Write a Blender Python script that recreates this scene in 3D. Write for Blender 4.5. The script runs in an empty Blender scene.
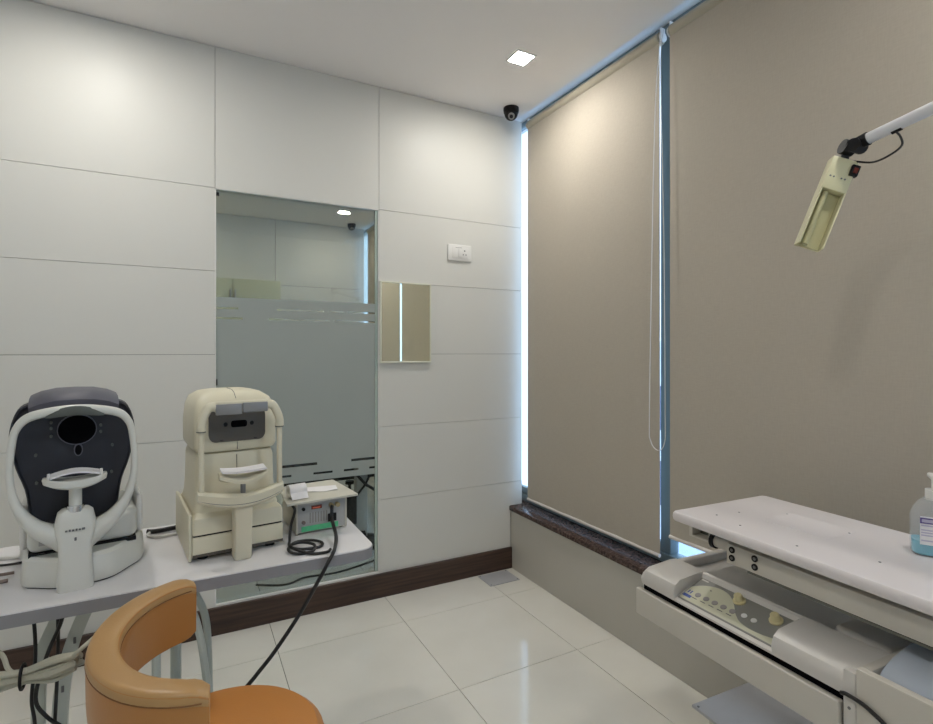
import bpy, bmesh, math, random
from mathutils import Vector, Matrix
random.seed(4)
PI = math.pi
sc = bpy.context.scene
COL = sc.collection

# ---------------------------------------------------------------- camera, sky, exposure
cam_d = bpy.data.cameras.new('camera')
cam = bpy.data.objects.new('camera', cam_d)
COL.objects.link(cam)
cam.location = (0, 0, 1.35)
cam.rotation_euler = (PI / 2, 0, math.radians(-28))
cam_d.sensor_fit = 'HORIZONTAL'
cam_d.sensor_width = 36
cam_d.lens = 36 * 525 / 933
cam_d.shift_y = -10 / 933
cam_d.clip_start = 0.05
sc.camera = cam

world = bpy.data.worlds.new('sky')
sc.world = world
world.use_nodes = True
wn = world.node_tree.nodes['Background']
wn.inputs[0].default_value = (0.50, 0.72, 1.0, 1)
wn.inputs[1].default_value = 1.25

sc.view_settings.view_transform = 'Standard'
sc.view_settings.look = 'None'
sc.view_settings.gamma = 1
sc.view_settings.use_curve_mapping = False
sc.view_settings.exposure = 1.22
LAMP = 150.0          # radiance of the small ceiling downlights


# ---------------------------------------------------------------- materials
def mat(name, col, rough=0.5, metal=0.0, var=0.0, vscale=8.0, bump=0.0, bscale=60.0, spec=0.5,
        emit=None, estr=0.0, trans=0.0, coat=0.0, ior=1.45, alpha=1.0, sss=0.0):
    m = bpy.data.materials.new(name)
    m.use_nodes = True
    nt = m.node_tree
    p = nt.nodes['Principled BSDF']
    p.inputs['Base Color'].default_value = (*col, 1)
    p.inputs['Roughness'].default_value = rough
    p.inputs['Metallic'].default_value = metal
    p.inputs['Specular IOR Level'].default_value = spec
    p.inputs['Transmission Weight'].default_value = trans
    p.inputs['IOR'].default_value = ior
    p.inputs['Coat Weight'].default_value = coat
    p.inputs['Alpha'].default_value = alpha
    if emit:
        p.inputs['Emission Color'].default_value = (*emit, 1)
        p.inputs['Emission Strength'].default_value = estr
    if var or bump:
        tc = nt.nodes.new('ShaderNodeTexCoord')
    if var:
        n = nt.nodes.new('ShaderNodeTexNoise')
        n.inputs['Scale'].default_value = vscale
        n.inputs['Detail'].default_value = 5
        nt.links.new(tc.outputs['Object'], n.inputs['Vector'])
        mx = nt.nodes.new('ShaderNodeMix')
        mx.data_type = 'RGBA'
        mx.inputs['A'].default_value = (*[c * (1 - var) for c in col], 1)
        mx.inputs['B'].default_value = (*[min(1, c * (1 + var)) for c in col], 1)
        nt.links.new(n.outputs['Fac'], mx.inputs['Factor'])
        nt.links.new(mx.outputs['Result'], p.inputs['Base Color'])
    if bump:
        n2 = nt.nodes.new('ShaderNodeTexNoise')
        n2.inputs['Scale'].default_value = bscale
        n2.inputs['Detail'].default_value = 3
        nt.links.new(tc.outputs['Object'], n2.inputs['Vector'])
        b = nt.nodes.new('ShaderNodeBump')
        b.inputs['Strength'].default_value = bump
        b.inputs['Distance'].default_value = 0.002
        nt.links.new(n2.outputs['Fac'], b.inputs['Height'])
        nt.links.new(b.outputs['Normal'], p.inputs['Normal'])
    return m


def ramp(nt, stops):
    r = nt.nodes.new('ShaderNodeValToRGB')
    r.color_ramp.elements[0].position = stops[0][0]
    r.color_ramp.elements[0].color = (*stops[0][1], 1)
    r.color_ramp.elements[1].position = stops[-1][0]
    r.color_ramp.elements[1].color = (*stops[-1][1], 1)
    for pos, c in stops[1:-1]:
        e = r.color_ramp.elements.new(pos)
        e.color = (*c, 1)
    return r


def clear_glass(name, tint, refl=0.08, rough=0.0):
    m = bpy.data.materials.new(name)
    m.use_nodes = True
    nt = m.node_tree
    nt.nodes.clear()
    o = nt.nodes.new('ShaderNodeOutputMaterial')
    t = nt.nodes.new('ShaderNodeBsdfTransparent')
    t.inputs[0].default_value = (*tint, 1)
    g = nt.nodes.new('ShaderNodeBsdfGlossy')
    g.inputs['Roughness'].default_value = rough
    g.inputs['Color'].default_value = (0.9, 0.95, 0.93, 1)
    fr = nt.nodes.new('ShaderNodeFresnel')
    geo = nt.nodes.new('ShaderNodeNewGeometry')
    mm_ = nt.nodes.new('ShaderNodeMath')
    mm_.operation = 'MULTIPLY_ADD'
    mm_.inputs[1].default_value = 1 / 1.45 - 1.45
    mm_.inputs[2].default_value = 1.45
    nt.links.new(geo.outputs['Backfacing'], mm_.inputs[0])
    nt.links.new(mm_.outputs[0], fr.inputs[0])
    mx = nt.nodes.new('ShaderNodeMixShader')
    nt.links.new(fr.outputs[0], mx.inputs[0])
    nt.links.new(t.outputs[0], mx.inputs[1])
    nt.links.new(g.outputs[0], mx.inputs[2])
    nt.links.new(mx.outputs[0], o.inputs[0])
    return m


M = {}
M['panel'] = mat('white_laminate', (0.685, 0.68, 0.64), 0.42, var=0.012, vscale=3, bump=0.05, bscale=25, spec=0.35)
M['gap'] = mat('dark_joint', (0.12, 0.115, 0.11), 0.8, var=0.05)
M['grout'] = mat('grey_grout', (0.38, 0.36, 0.32), 0.8, var=0.05)
M['ceiling'] = mat('ceiling_paint', (0.90, 0.865, 0.845), 0.9, var=0.015, vscale=2, bump=0.05, bscale=120)
M['paint'] = mat('wall_paint', (0.86, 0.85, 0.82), 0.7, var=0.02, vscale=2)
M['plinth'] = mat('beige_plinth_tile', (0.50, 0.475, 0.42), 0.16, var=0.04, vscale=2.5, spec=0.5)
M['blindroll'] = mat('blind_roll_fabric', (0.45, 0.41, 0.32), 0.7, var=0.03)
M['rail'] = mat('blind_bottom_rail', (0.66, 0.62, 0.59), 0.4, var=0.02)
M['alu'] = mat('powder_coated_aluminium', (0.20, 0.25, 0.27), 0.4, 0.2, var=0.03)
M['whiteplastic'] = mat('white_plastic', (0.78, 0.77, 0.74), 0.3, var=0.02)
M['m1white'] = mat('pale_grey_plastic', (0.69, 0.69, 0.635), 0.32, var=0.02, bump=0.03, bscale=300)
M['navy'] = mat('navy_plastic', (0.017, 0.019, 0.028), 0.5, var=0.06, bump=0.05, bscale=300)
M['navygrey'] = mat('slate_plastic', (0.10, 0.10, 0.125), 0.5, var=0.05, bump=0.05, bscale=300)
M['greypad'] = mat('grey_rubber', (0.10, 0.11, 0.10), 0.6, var=0.1)
M['black'] = mat('black_plastic', (0.008, 0.008, 0.009), 0.5, var=0.2, spec=0.25)
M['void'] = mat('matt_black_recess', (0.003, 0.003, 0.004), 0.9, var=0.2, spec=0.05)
M['cable'] = mat('black_rubber', (0.012, 0.012, 0.013), 0.45, var=0.2)
M['cream'] = mat('aged_cream_plastic', (0.70, 0.655, 0.50), 0.4, var=0.035, vscale=6, bump=0.03, bscale=250)
M['brownglass'] = mat('brown_grey_window', (0.085, 0.075, 0.062), 0.25, var=0.08)
M['silverpad'] = mat('silver_grey_pad', (0.26, 0.26, 0.26), 0.4, 0.2, var=0.05)
M['paper'] = mat('tissue_paper', (0.82, 0.80, 0.80), 0.9, var=0.05, vscale=60, bump=0.3, bscale=150)
M['tabletop'] = mat('white_laminate_top', (0.78, 0.765, 0.775), 0.25, var=0.015)
M['tableedge'] = mat('grey_edge_band', (0.27, 0.265, 0.275), 0.5, var=0.04)
M['tube'] = mat('pale_green_grey_tube', (0.50, 0.53, 0.48), 0.35, var=0.03)
M['boxfront'] = mat('grey_instrument_face', (0.42, 0.42, 0.41), 0.45, var=0.05)
M['boxcase'] = mat('ivory_case', (0.58, 0.56, 0.48), 0.5, var=0.04)
M['green'] = mat('green_tape', (0.10, 0.52, 0.25), 0.5, var=0.2, vscale=60)
M['red'] = mat('dark_red_display', (0.16, 0.03, 0.02), 0.2, var=0.2)
M['redseg'] = mat('red_display_segments', (0.45, 0.10, 0.06), 0.4, emit=(0.9, 0.2, 0.1), estr=0.15)
M['brass'] = mat('brass_connector', (0.45, 0.36, 0.20), 0.35, 0.8, var=0.1)
M['steel'] = mat('brushed_steel', (0.50, 0.50, 0.50), 0.38, 0.6, var=0.08, vscale=12)
M['greyplate'] = mat('grey_cover_plate', (0.43, 0.43, 0.445), 0.5, 0.0, var=0.08, vscale=14)
M['chrome'] = mat('chrome', (0.7, 0.7, 0.7), 0.12, 1.0)
M['unit'] = mat('off_white_enamel', (0.63, 0.60, 0.56), 0.3, var=0.03, vscale=5, bump=0.03, bscale=200)
M['unittop'] = mat('pinkish_white_top', (0.74, 0.69, 0.685), 0.35, var=0.02, vscale=5)
M['unitbeige'] = mat('beige_enamel', (0.58, 0.545, 0.48), 0.35, var=0.03, vscale=5)
M['unitdark'] = mat('unit_underside_and_shade', (0.13, 0.13, 0.105), 0.6, var=0.1)  # dark underside tone, also used as painted shade in the bracket
M['panelgrey'] = mat('membrane_grey', (0.27, 0.265, 0.24), 0.4, var=0.05)
M['panelcream'] = mat('membrane_cream', (0.62, 0.61, 0.46), 0.4, var=0.03)
M['button'] = mat('membrane_button', (0.33, 0.31, 0.30), 0.4, var=0.1)
M['knob'] = mat('ivory_knob', (0.68, 0.60, 0.34), 0.4, var=0.04)
M['blue'] = mat('blue_print', (0.08, 0.13, 0.42), 0.5, var=0.1)
M['ink'] = mat('grey_print', (0.16, 0.16, 0.16), 0.6, var=0.1)
M['purple'] = mat('purple_print', (0.10, 0.06, 0.26), 0.5, var=0.1)
M['lavender'] = mat('lavender_print', (0.52, 0.49, 0.62), 0.5, var=0.05)
M['lamp'] = mat('pale_yellow_enamel', (0.70, 0.66, 0.42), 0.4, var=0.03)
M['lampin'] = mat('yellowed_diffuser', (0.50, 0.47, 0.26), 0.35, var=0.05)
M['armwhite'] = mat('white_tube', (0.72, 0.72, 0.74), 0.3, var=0.02)
M['orange'] = mat('orange_vinyl', (0.50, 0.205, 0.048), 0.36, var=0.10, vscale=4, bump=0.12, bscale=220)
M['orangetop'] = mat('worn_tan_vinyl', (0.43, 0.25, 0.098), 0.34, var=0.10, vscale=6, bump=0.12, bscale=220)
M['orangeback'] = mat('aged_tan_orange_vinyl', (0.43, 0.19, 0.050), 0.36, var=0.12, vscale=4, bump=0.12, bscale=220)
M['piping'] = mat('brown_seam', (0.20, 0.085, 0.025), 0.6, var=0.1)
M['beigecable'] = mat('beige_cable', (0.43, 0.42, 0.34), 0.5, var=0.05)
M['whitecable'] = mat('white_cable', (0.66, 0.65, 0.62), 0.4, var=0.04)
M['browncable'] = mat('brown_cable', (0.22, 0.17, 0.15), 0.5, var=0.05)
M['cabinet'] = mat('cream_cupboard', (0.74, 0.73, 0.52), 0.4, var=0.03)
M['mirrorframe'] = mat('pale_champagne_frame', (0.78, 0.78, 0.66), 0.35, var=0.03)
M['mirror'] = mat('bronze_mirror', (0.97, 0.99, 0.84), 0.02, 1.0)
M['glassedge'] = mat('green_glass_edge', (0.42, 0.50, 0.45), 0.2, var=0.05)
M['lampglow'] = mat('led_diffuser', (1, 1, 1), 0.5, emit=(1.0, 0.965, 0.90), estr=LAMP)
M['pane'] = clear_glass('partition_glass', (0.60, 0.605, 0.565))
M['winpane'] = clear_glass('window_glass', (0.95, 0.98, 1.0))
M['bottle'] = mat('milky_bottle_plastic', (0.80, 0.83, 0.86), 0.2, var=0.02, alpha=0.22)
M['liquid'] = mat('blue_liquid', (0.12, 0.50, 0.66), 0.1, var=0.02)
M['bluecover'] = mat('milky_bluish_plastic', (0.74, 0.81, 0.91), 0.25, var=0.03, alpha=0.6)
M['facade'] = mat('pale_blue_facade', (0.72, 0.78, 0.88), 0.7, var=0.05)
M['facadewin'] = mat('facade_window', (0.10, 0.13, 0.22), 0.2, var=0.1)
M['road'] = mat('asphalt', (0.55, 0.57, 0.60), 0.8, var=0.1)


def mk_film():
    m = bpy.data.materials.new('frosted_film')
    m.use_nodes = True
    nt = m.node_tree
    nt.nodes.clear()
    o = nt.nodes.new('ShaderNodeOutputMaterial')
    tc = nt.nodes.new('ShaderNodeTexCoord')
    n = nt.nodes.new('ShaderNodeTexNoise')
    n.inputs['Scale'].default_value = 2.0
    nt.links.new(tc.outputs['Object'], n.inputs['Vector'])
    r = ramp(nt, [(0.3, (0.52, 0.56, 0.535)), (0.7, (0.54, 0.58, 0.555))])
    nt.links.new(n.outputs['Fac'], r.inputs[0])
    d = nt.nodes.new('ShaderNodeBsdfDiffuse')
    nt.links.new(r.outputs[0], d.inputs[0])
    t = nt.nodes.new('ShaderNodeBsdfTranslucent')
    t.inputs[0].default_value = (0.45, 0.50, 0.49, 1)
    mx = nt.nodes.new('ShaderNodeMixShader')
    mx.inputs[0].default_value = 0.35
    nt.links.new(d.outputs[0], mx.inputs[1])
    nt.links.new(t.outputs[0], mx.inputs[2])
    tr = nt.nodes.new('ShaderNodeBsdfTransparent')
    mx2 = nt.nodes.new('ShaderNodeMixShader')
    mx2.inputs[0].default_value = 0.06
    nt.links.new(mx.outputs[0], mx2.inputs[1])
    nt.links.new(tr.outputs[0], mx2.inputs[2])
    nt.links.new(mx2.outputs[0], o.inputs[0])
    return m


M['film'] = mk_film()


def mk_blind():
    m = mat('woven_blind_fabric', (0.5, 0.45, 0.36), 0.75, spec=0.2)
    nt = m.node_tree
    p = nt.nodes['Principled BSDF']
    tc = nt.nodes.new('ShaderNodeTexCoord')
    w = nt.nodes.new('ShaderNodeTexNoise')
    mp = nt.nodes.new('ShaderNodeMapping')
    mp.inputs['Scale'].default_value = (1, 240, 30)
    nt.links.new(tc.outputs['Object'], mp.inputs[0])
    nt.links.new(mp.outputs[0], w.inputs['Vector'])
    w.inputs['Scale'].default_value = 1.0
    mp2 = nt.nodes.new('ShaderNodeMapping')
    mp2.inputs['Scale'].default_value = (1, 30, 240)
    w2 = nt.nodes.new('ShaderNodeTexNoise')
    w2.inputs['Scale'].default_value = 1.0
    nt.links.new(tc.outputs['Object'], mp2.inputs[0])
    nt.links.new(mp2.outputs[0], w2.inputs['Vector'])
    ad = nt.nodes.new('ShaderNodeMath')
    ad.operation = 'ADD'
    nt.links.new(w.outputs['Fac'], ad.inputs[0])
    nt.links.new(w2.outputs['Fac'], ad.inputs[1])
    dv = nt.nodes.new('ShaderNodeMath')
    dv.operation = 'MULTIPLY'
    dv.inputs[1].default_value = 0.5
    nt.links.new(ad.outputs[0], dv.inputs[0])
    r = ramp(nt, [(0.25, (0.435, 0.39, 0.325)), (0.75, (0.485, 0.44, 0.368))])
    nt.links.new(dv.outputs[0], r.inputs[0])
    nt.links.new(r.outputs[0], p.inputs['Base Color'])
    b = nt.nodes.new('ShaderNodeBump')
    b.inputs['Strength'].default_value = 0.15
    b.inputs['Distance'].default_value = 0.001
    nt.links.new(dv.outputs[0], b.inputs['Height'])
    nt.links.new(b.outputs[0], p.inputs['Normal'])
    return m


M['blind'] = mk_blind()


def mk_wood():
    m = mat('dark_wood', (0.05, 0.03, 0.02), 0.4)
    nt = m.node_tree
    p = nt.nodes['Principled BSDF']
    tc = nt.nodes.new('ShaderNodeTexCoord')
    mp = nt.nodes.new('ShaderNodeMapping')
    mp.inputs['Scale'].default_value = (2, 20, 45)
    n = nt.nodes.new('ShaderNodeTexNoise')
    n.inputs['Scale'].default_value = 1.5
    n.inputs['Detail'].default_value = 6
    nt.links.new(tc.outputs['Object'], mp.inputs[0])
    nt.links.new(mp.outputs[0], n.inputs['Vector'])
    r = ramp(nt, [(0.3, (0.032, 0.017, 0.012)), (0.7, (0.085, 0.048, 0.034))])
    nt.links.new(n.outputs['Fac'], r.inputs[0])
    nt.links.new(r.outputs[0], p.inputs['Base Color'])
    return m


M['wood'] = mk_wood()


def mk_granite():
    m = mat('brown_granite', (0.05, 0.03, 0.03), 0.26, spec=0.4)
    nt = m.node_tree
    p = nt.nodes['Principled BSDF']
    tc = nt.nodes.new('ShaderNodeTexCoord')
    v = nt.nodes.new('ShaderNodeTexVoronoi')
    v.inputs['Scale'].default_value = 110
    nt.links.new(tc.outputs['Object'], v.inputs['Vector'])
    n = nt.nodes.new('ShaderNodeTexNoise')
    n.inputs['Scale'].default_value = 70
    n.inputs['Detail'].default_value = 4
    nt.links.new(tc.outputs['Object'], n.inputs['Vector'])
    mx = nt.nodes.new('ShaderNodeMix')
    mx.data_type = 'RGBA'
    mx.inputs['Factor'].default_value = 0.5
    r = ramp(nt, [(0.35, (0.025, 0.014, 0.012)), (0.55, (0.08, 0.05, 0.042)), (0.75, (0.26, 0.19, 0.16))])
    r2 = ramp(nt, [(0.2, (0.03, 0.02, 0.018)), (0.9, (0.14, 0.09, 0.08))])
    nt.links.new(n.outputs['Fac'], r.inputs[0])
    nt.links.new(v.outputs['Color'], r2.inputs[0])
    nt.links.new(r.outputs[0], mx.inputs['A'])
    nt.links.new(r2.outputs[0], mx.inputs['B'])
    nt.links.new(mx.outputs['Result'], p.inputs['Base Color'])
    return m


M['granite'] = mk_granite()


def mk_tile():
    m = mat('polished_vitrified_tile', (0.6, 0.57, 0.5), 0.07, spec=0.55)
    nt = m.node_tree
    p = nt.nodes['Principled BSDF']
    tc = nt.nodes.new('ShaderNodeTexCoord')
    oi = nt.nodes.new('ShaderNodeObjectInfo')
    va = nt.nodes.new('ShaderNodeVectorMath')
    va.operation = 'ADD'
    nt.links.new(tc.outputs['Object'], va.inputs[0])
    sca = nt.nodes.new('ShaderNodeVectorMath')
    sca.operation = 'SCALE'
    sca.inputs['Scale'].default_value = 37
    nt.links.new(oi.outputs['Random'], sca.inputs[0])
    nt.links.new(sca.outputs[0], va.inputs[1])
    n = nt.nodes.new('ShaderNodeTexNoise')
    n.inputs['Scale'].default_value = 3.5
    n.inputs['Detail'].default_value = 5
    nt.links.new(va.outputs[0], n.inputs['Vector'])
    r = ramp(nt, [(0.3, (0.76, 0.735, 0.66)), (0.7, (0.82, 0.795, 0.725))])
    nt.links.new(n.outputs['Fac'], r.inputs[0])
    nt.links.new(r.outputs[0], p.inputs['Base Color'])
    r3 = ramp(nt, [(0.35, (0.06,) * 3), (0.75, (0.16,) * 3)])
    nt.links.new(n.outputs['Fac'], r3.inputs[0])
    nt.links.new(r3.outputs[0], p.inputs['Roughness'])
    return m


M['tile'] = mk_tile()


# ---------------------------------------------------------------- mesh helpers
def catmull(pts, n=6, closed=False):
    P = [Vector(p) for p in pts]
    out = []
    N = len(P)
    rng = range(N) if closed else range(N - 1)
    for i in rng:
        if closed:
            a, b, c, d = P[i - 1], P[i], P[(i + 1) % N], P[(i + 2) % N]
        else:
            b, c = P[i], P[i + 1]
            a = P[i - 1] if i > 0 else b * 2 - c
            d = P[i + 2] if i + 2 < N else c * 2 - b
        for k in range(n):
            t = k / n
            out.append(0.5 * ((2 * b) + (c - a) * t + (2 * a - 5 * b + 4 * c - d) * t * t + (3 * b - a - 3 * c + d) * t ** 3))
    if not closed:
        out.append(P[-1].copy())
    return out


class MB:
    def __init__(self):
        self.bm = bmesh.new()

    def faces(self, vs, fs):
        V = [self.bm.verts.new(v) for v in vs]
        for f in fs:
            try:
                self.bm.faces.new([V[i] for i in f])
            except ValueError:
                pass
        return V

    def box(self, lo, hi, bev=0.0, seg=2, mtx=None):
        t = bmesh.new()
        bmesh.ops.create_cube(t, size=1)
        for v in t.verts:
            v.co = Vector([lo[i] + (v.co[i] + 0.5) * (hi[i] - lo[i]) for i in range(3)])
        if bev > 0:
            bmesh.ops.bevel(t, geom=list(t.edges), offset=bev, segments=seg, affect='EDGES', profile=0.5)
        if mtx:
            bmesh.ops.transform(t, matrix=mtx, verts=t.verts)
        me = bpy.data.meshes.new('tmp')
        t.to_mesh(me)
        t.free()
        self.bm.from_mesh(me)
        bpy.data.meshes.remove(me)
        return self

    def loft(self, rings, cap=True, closed=False):
        R = [[self.bm.verts.new(p) for p in r] for r in rings]
        n = len(R[0])
        rr = list(zip(R, R[1:] + ([R[0]] if closed else [])))
        if not closed:
            rr = list(zip(R[:-1], R[1:]))
        for a, b in rr:
            for i in range(n):
                j = (i + 1) % n
                self.bm.faces.new((a[i], a[j], b[j], b[i]))
        if cap and not closed:
            self.bm.faces.new(R[0][::-1])
            self.bm.faces.new(R[-1])
        return self

    def tube(self, pts, r, seg=8, cap=True, closed=False):
        P = [Vector(p) for p in pts]
        n = len(P)
        rings = []
        up = None
        for i in range(n):
            a = P[i - 1] if (i > 0 or closed) else P[i]
            b = P[(i + 1) % n] if (i < n - 1 or closed) else P[i]
            t = (b - a).normalized()
            if up is None:
                up = Vector((0, 0, 1)) if abs(t.z) < 0.9 else Vector((1, 0, 0))
            u = (up - t * up.dot(t)).normalized()
            up = u
            w = t.cross(u)
            rad = r[i] if isinstance(r, (list, tuple)) else r
            rings.append([P[i] + u * rad * math.cos(2 * PI * k / seg) + w * rad * math.sin(2 * PI * k / seg) for k in range(seg)])
        return self.loft(rings, cap, closed)

    def cyl(self, p0, p1, r0, r1=None, seg=16):
        return self.tube([p0, p1], [r0, r0 if r1 is None else r1], seg)

    def lathe(self, prof, org=(0, 0, 0), seg=24, sx=1.0, sy=1.0):
        o = Vector(org)
        rings = [[o + Vector((max(r, 1e-4) * math.cos(2 * PI * k / seg) * sx, max(r, 1e-4) * math.sin(2 * PI * k / seg) * sy, z)) for k in range(seg)] for r, z in prof]
        return self.loft(rings)

    def prism(self, poly, lo, hi, axis=2):
        """poly 2-D outline extruded along axis (0: (y,z), 1: (x,z), 2: (x,y))"""
        def p3(q, w):
            return {0: (w, q[0], q[1]), 1: (q[0], w, q[1]), 2: (q[0], q[1], w)}[axis]
        return self.loft([[p3(q, lo) for q in poly], [p3(q, hi) for q in poly]])

    def build(self, name, m, parent=None, smooth=True, mtx=None):
        bmesh.ops.recalc_face_normals(self.bm, faces=self.bm.faces)
        if mtx:
            bmesh.ops.transform(self.bm, matrix=mtx, verts=self.bm.verts)
        if smooth:
            for f in self.bm.faces:
                f.smooth = True
            for e in self.bm.edges:
                e.smooth = not (len(e.link_faces) == 2 and e.calc_face_angle(0) > 0.6)
        me = bpy.data.meshes.new(name)
        self.bm.to_mesh(me)
        self.bm.free()
        me.materials.append(M[m] if isinstance(m, str) else m)
        o = bpy.data.objects.new(name, me)
        COL.objects.link(o)
        if parent:
            o.parent = parent
        return o


def rrect(w, d, r, n=5, cx=0.0, cy=0.0):
    pts = []
    for sx, sy, a0 in ((1, 1, 0), (-1, 1, 90), (-1, -1, 180), (1, -1, 270)):
        for k in range(n + 1):
            a = math.radians(a0 + 90 * k / n)
            pts.append((cx + sx * (w / 2 - r) + r * math.cos(a), cy + sy * (d / 2 - r) + r * math.sin(a)))
    return pts


def tag(o, label, cat, group=None, kind=None):
    o['label'] = label
    o['category'] = cat
    if group:
        o['group'] = group
    if kind:
        o['kind'] = kind
    return o


def thing(name, label, cat, loc=(0, 0, 0), rz=0.0, group=None, kind=None):
    o = bpy.data.objects.new(name, None)
    o.empty_display_size = 0.05
    COL.objects.link(o)
    o.location = loc
    o.rotation_euler = (0, 0, math.radians(rz))
    return tag(o, label, cat, group, kind)


def part(name, m, parent, lo, hi, bev=0.0, seg=2):
    return MB().box(lo, hi, bev, seg).build(name, m, parent)


# ---------------------------------------------------------------- the room shell
W = 2.78            # face of the panelled wall
XE = 1.794          # face of the window plinth
ZC = 2.813          # ceiling
XW, YS, YN = -1.84, -1.4, 6.12

# floor : a screed and single 60 cm tiles
fl = thing('floor', 'glossy cream vitrified tile floor with thin joints', 'floor', kind='structure')
part('screed', 'grout', fl, (XW, YS, -0.06), (1.97, YN, -0.012))
tile_me = None
xs = [1.561 + 0.6 * k for k in range(-6, 1)]
ys = [1.867 + 0.6 * k for k in range(-6, 8)]
g = 0.0012
tiles = {}
for x in xs:
    for y in ys:
        x1 = min(x + 0.6, XE)
        y0, y1 = max(y, YS), min(y + 0.6, YN)
        x0 = max(x, XW)
        if y1 - y0 < 0.02 or x1 - x0 < 0.02:
            continue
        key = (round(x1 - x0, 3), round(y1 - y0, 3))
        if key not in tiles:
            o = MB().box((g, g, -0.012), (key[0] - g, key[1] - g, 0), 0.0008, 1).build('tile', 'tile', fl, smooth=False)
            tiles[key] = o
        else:
            o = tiles[key].copy()
            COL.objects.link(o)
        o.location = (x0, y0, 0)

# ceiling with the blind pocket along the window
ce = thing('ceiling', 'flat matt white painted ceiling with a blind pocket at the window', 'ceiling', kind='structure')
part('board', 'ceiling', ce, (XW, YS, ZC), (1.832, YN, ZC + 0.012))
part('slab', 'ceiling', ce, (XW, YS, ZC + 0.045), (2.05, YN + 0.7, ZC + 0.12))
part('edge_trim', 'ceiling', ce, (1.822, YS, ZC + 0.012), (1.832, YN, ZC + 0.045))

# north wall with laminate panels and an opening for the glass
wn_ = thing('wall_north', 'white laminate panel wall with thin dark joints and glass opening', 'wall', kind='structure')
GX0, GX1, GZ0, GZ1 = 0.117, 0.932, 0.135, 2.135
yb0, yb1 = W + 0.012, W + 0.062
m = MB()
m.box((XW, yb0, 0), (GX0, yb1, ZC))
m.box((GX1, yb0, 0), (1.795, yb1, ZC))
m.box((1.795, yb0, 0.386), (1.876, yb1, ZC))
m.box((GX0, yb0, GZ1), (GX1, yb1, ZC))
m.box((GX0, yb0, 0), (GX1, yb1, GZ0 - 0.005))
m.build('backing', 'gap', wn_, smooth=False)
rows = [0.128, 0.535, 0.937, 1.338, 1.737, 2.135, ZC - 0.002]
cols = [(XW + 0.01, -0.70), (-0.70, GX0), (GX1, 1.876)]
h = 0.0009
for (a, b) in cols:
    for z0, z1 in zip(rows[:-1], rows[1:]):
        bb = b
        if z0 < 0.3 and b > 1.8:
            # the lowest panel stops at the plinth, notched round the sill
            mm = MB()
            poly = [(a + h, z0 + h), (1.79, z0 + h), (1.79, 0.388), (1.876, 0.388), (1.876, z1 - h), (a + h, z1 - h)]
            mm.prism(poly, W, yb0, 1)
            mm.build('panel', 'panel', wn_, smooth=False)
            continue
        MB().box((a + h, W, z0 + h), (bb - h, yb0, z1 - h), 0.0008, 1).build('panel', 'panel', wn_, smooth=False)
MB().box((GX0 + h, W, GZ1 + h), (GX1 - h, yb0, ZC - 0.002), 0.0008, 1).build('panel', 'panel', wn_, smooth=False)
# reveals of the opening
for lo, hi in (((GX0 - 0.0005, W + 0.0005, GZ0), (GX0 + 0.004, yb1, GZ1)), ((GX1 - 0.004, W + 0.0005, GZ0), (GX1 + 0.0005, yb1, GZ1)),
               ((GX0, W + 0.0005, GZ1 - 0.004), (GX1, yb1, GZ1 + 0.0005)), ((GX0, W - 0.002, GZ0 - 0.012), (GX1, yb1, GZ0 + 0.004))):
    part('reveal', 'whiteplastic', wn_, lo, hi)
# back face in the next room
mm = MB()
for lo, hi in (((XW, yb1, 0), (GX0, yb1 + 0.012, ZC)), ((GX1, yb1, 0), (1.79, yb1 + 0.012, ZC)), ((1.79, yb1, 0.388), (1.876, yb1 + 0.012, ZC)),
               ((GX0, yb1, GZ1), (GX1, yb1 + 0.012, ZC)), ((GX0, yb1, 0), (GX1, yb1 + 0.012, GZ0 - 0.005))):
    mm.box(lo, hi)
mm.build('rear_lining', 'paint', wn_, smooth=False)

bb_ = MB().box((XW, W - 0.016, 0), (XE, W, 0.13), 0.002, 1).build('baseboard_north', 'wood')
tag(bb_, 'dark brown wooden skirting board along the panelled wall', 'baseboard', kind='structure')

# glass light in the north wall
gl = thing('window_2', 'fixed glass panel in the wall with a frosted band and clear stripes', 'window', kind='structure')
gy0, gy1 = W + 0.012, W + 0.020
part('pane', 'pane', gl, (GX0 + 0.005, gy0, GZ0 + 0.006), (0.912, gy1, GZ1 - 0.006))
part('glass_edge', 'glassedge', gl, (0.9125, gy0 - 0.004, GZ0 + 0.006), (0.927, gy1 + 0.004, GZ1 - 0.006))
fy0, fy1 = gy0 - 0.0016, gy0 - 0.0006


def film(x0, x1, z0, z1, name='film_strip'):
    part(name, 'film', gl, (x0, fy0, z0), (x1, fy1, z1))


X0, X1 = GX0 + 0.006, 0.9115
film(X0, X1, 0.774, 1.509, 'frosted_film')
film(X0, X1, 1.519, 1.558)
film(X0, X1, 1.568, 1.615)
# clear slits are broken up by short bridges of film
for (za, zb, cuts) in ((1.509, 1.519, [(0.24, 0.36), (0.66, 0.69)]), (1.558, 1.568, [(0.22, 0.40), (0.63, 0.66), (0.74, 0.76)]),
                       (0.760, 0.774, [(X0, 0.33), (0.36, 0.42), (0.60, 0.78)]), (0.711, 0.722, [(X0, 0.42), (0.47, 0.58), (0.68, 0.74), (0.82, 0.88)])):
    for a, b in cuts:
        film(a, b, za, zb, 'film_bridge')
film(X0, X1, 0.722, 0.760)
film(X0, X1, 0.680, 0.711)
for z in (2.10, 1.19):
    part('clip', 'black', gl, (GX0 + 0.004, W + 0.002, z), (GX0 + 0.018 if z > 2 else GX0 + 0.010, gy0, z + 0.016 if z > 2 else z + 0.03), 0.001)

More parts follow.
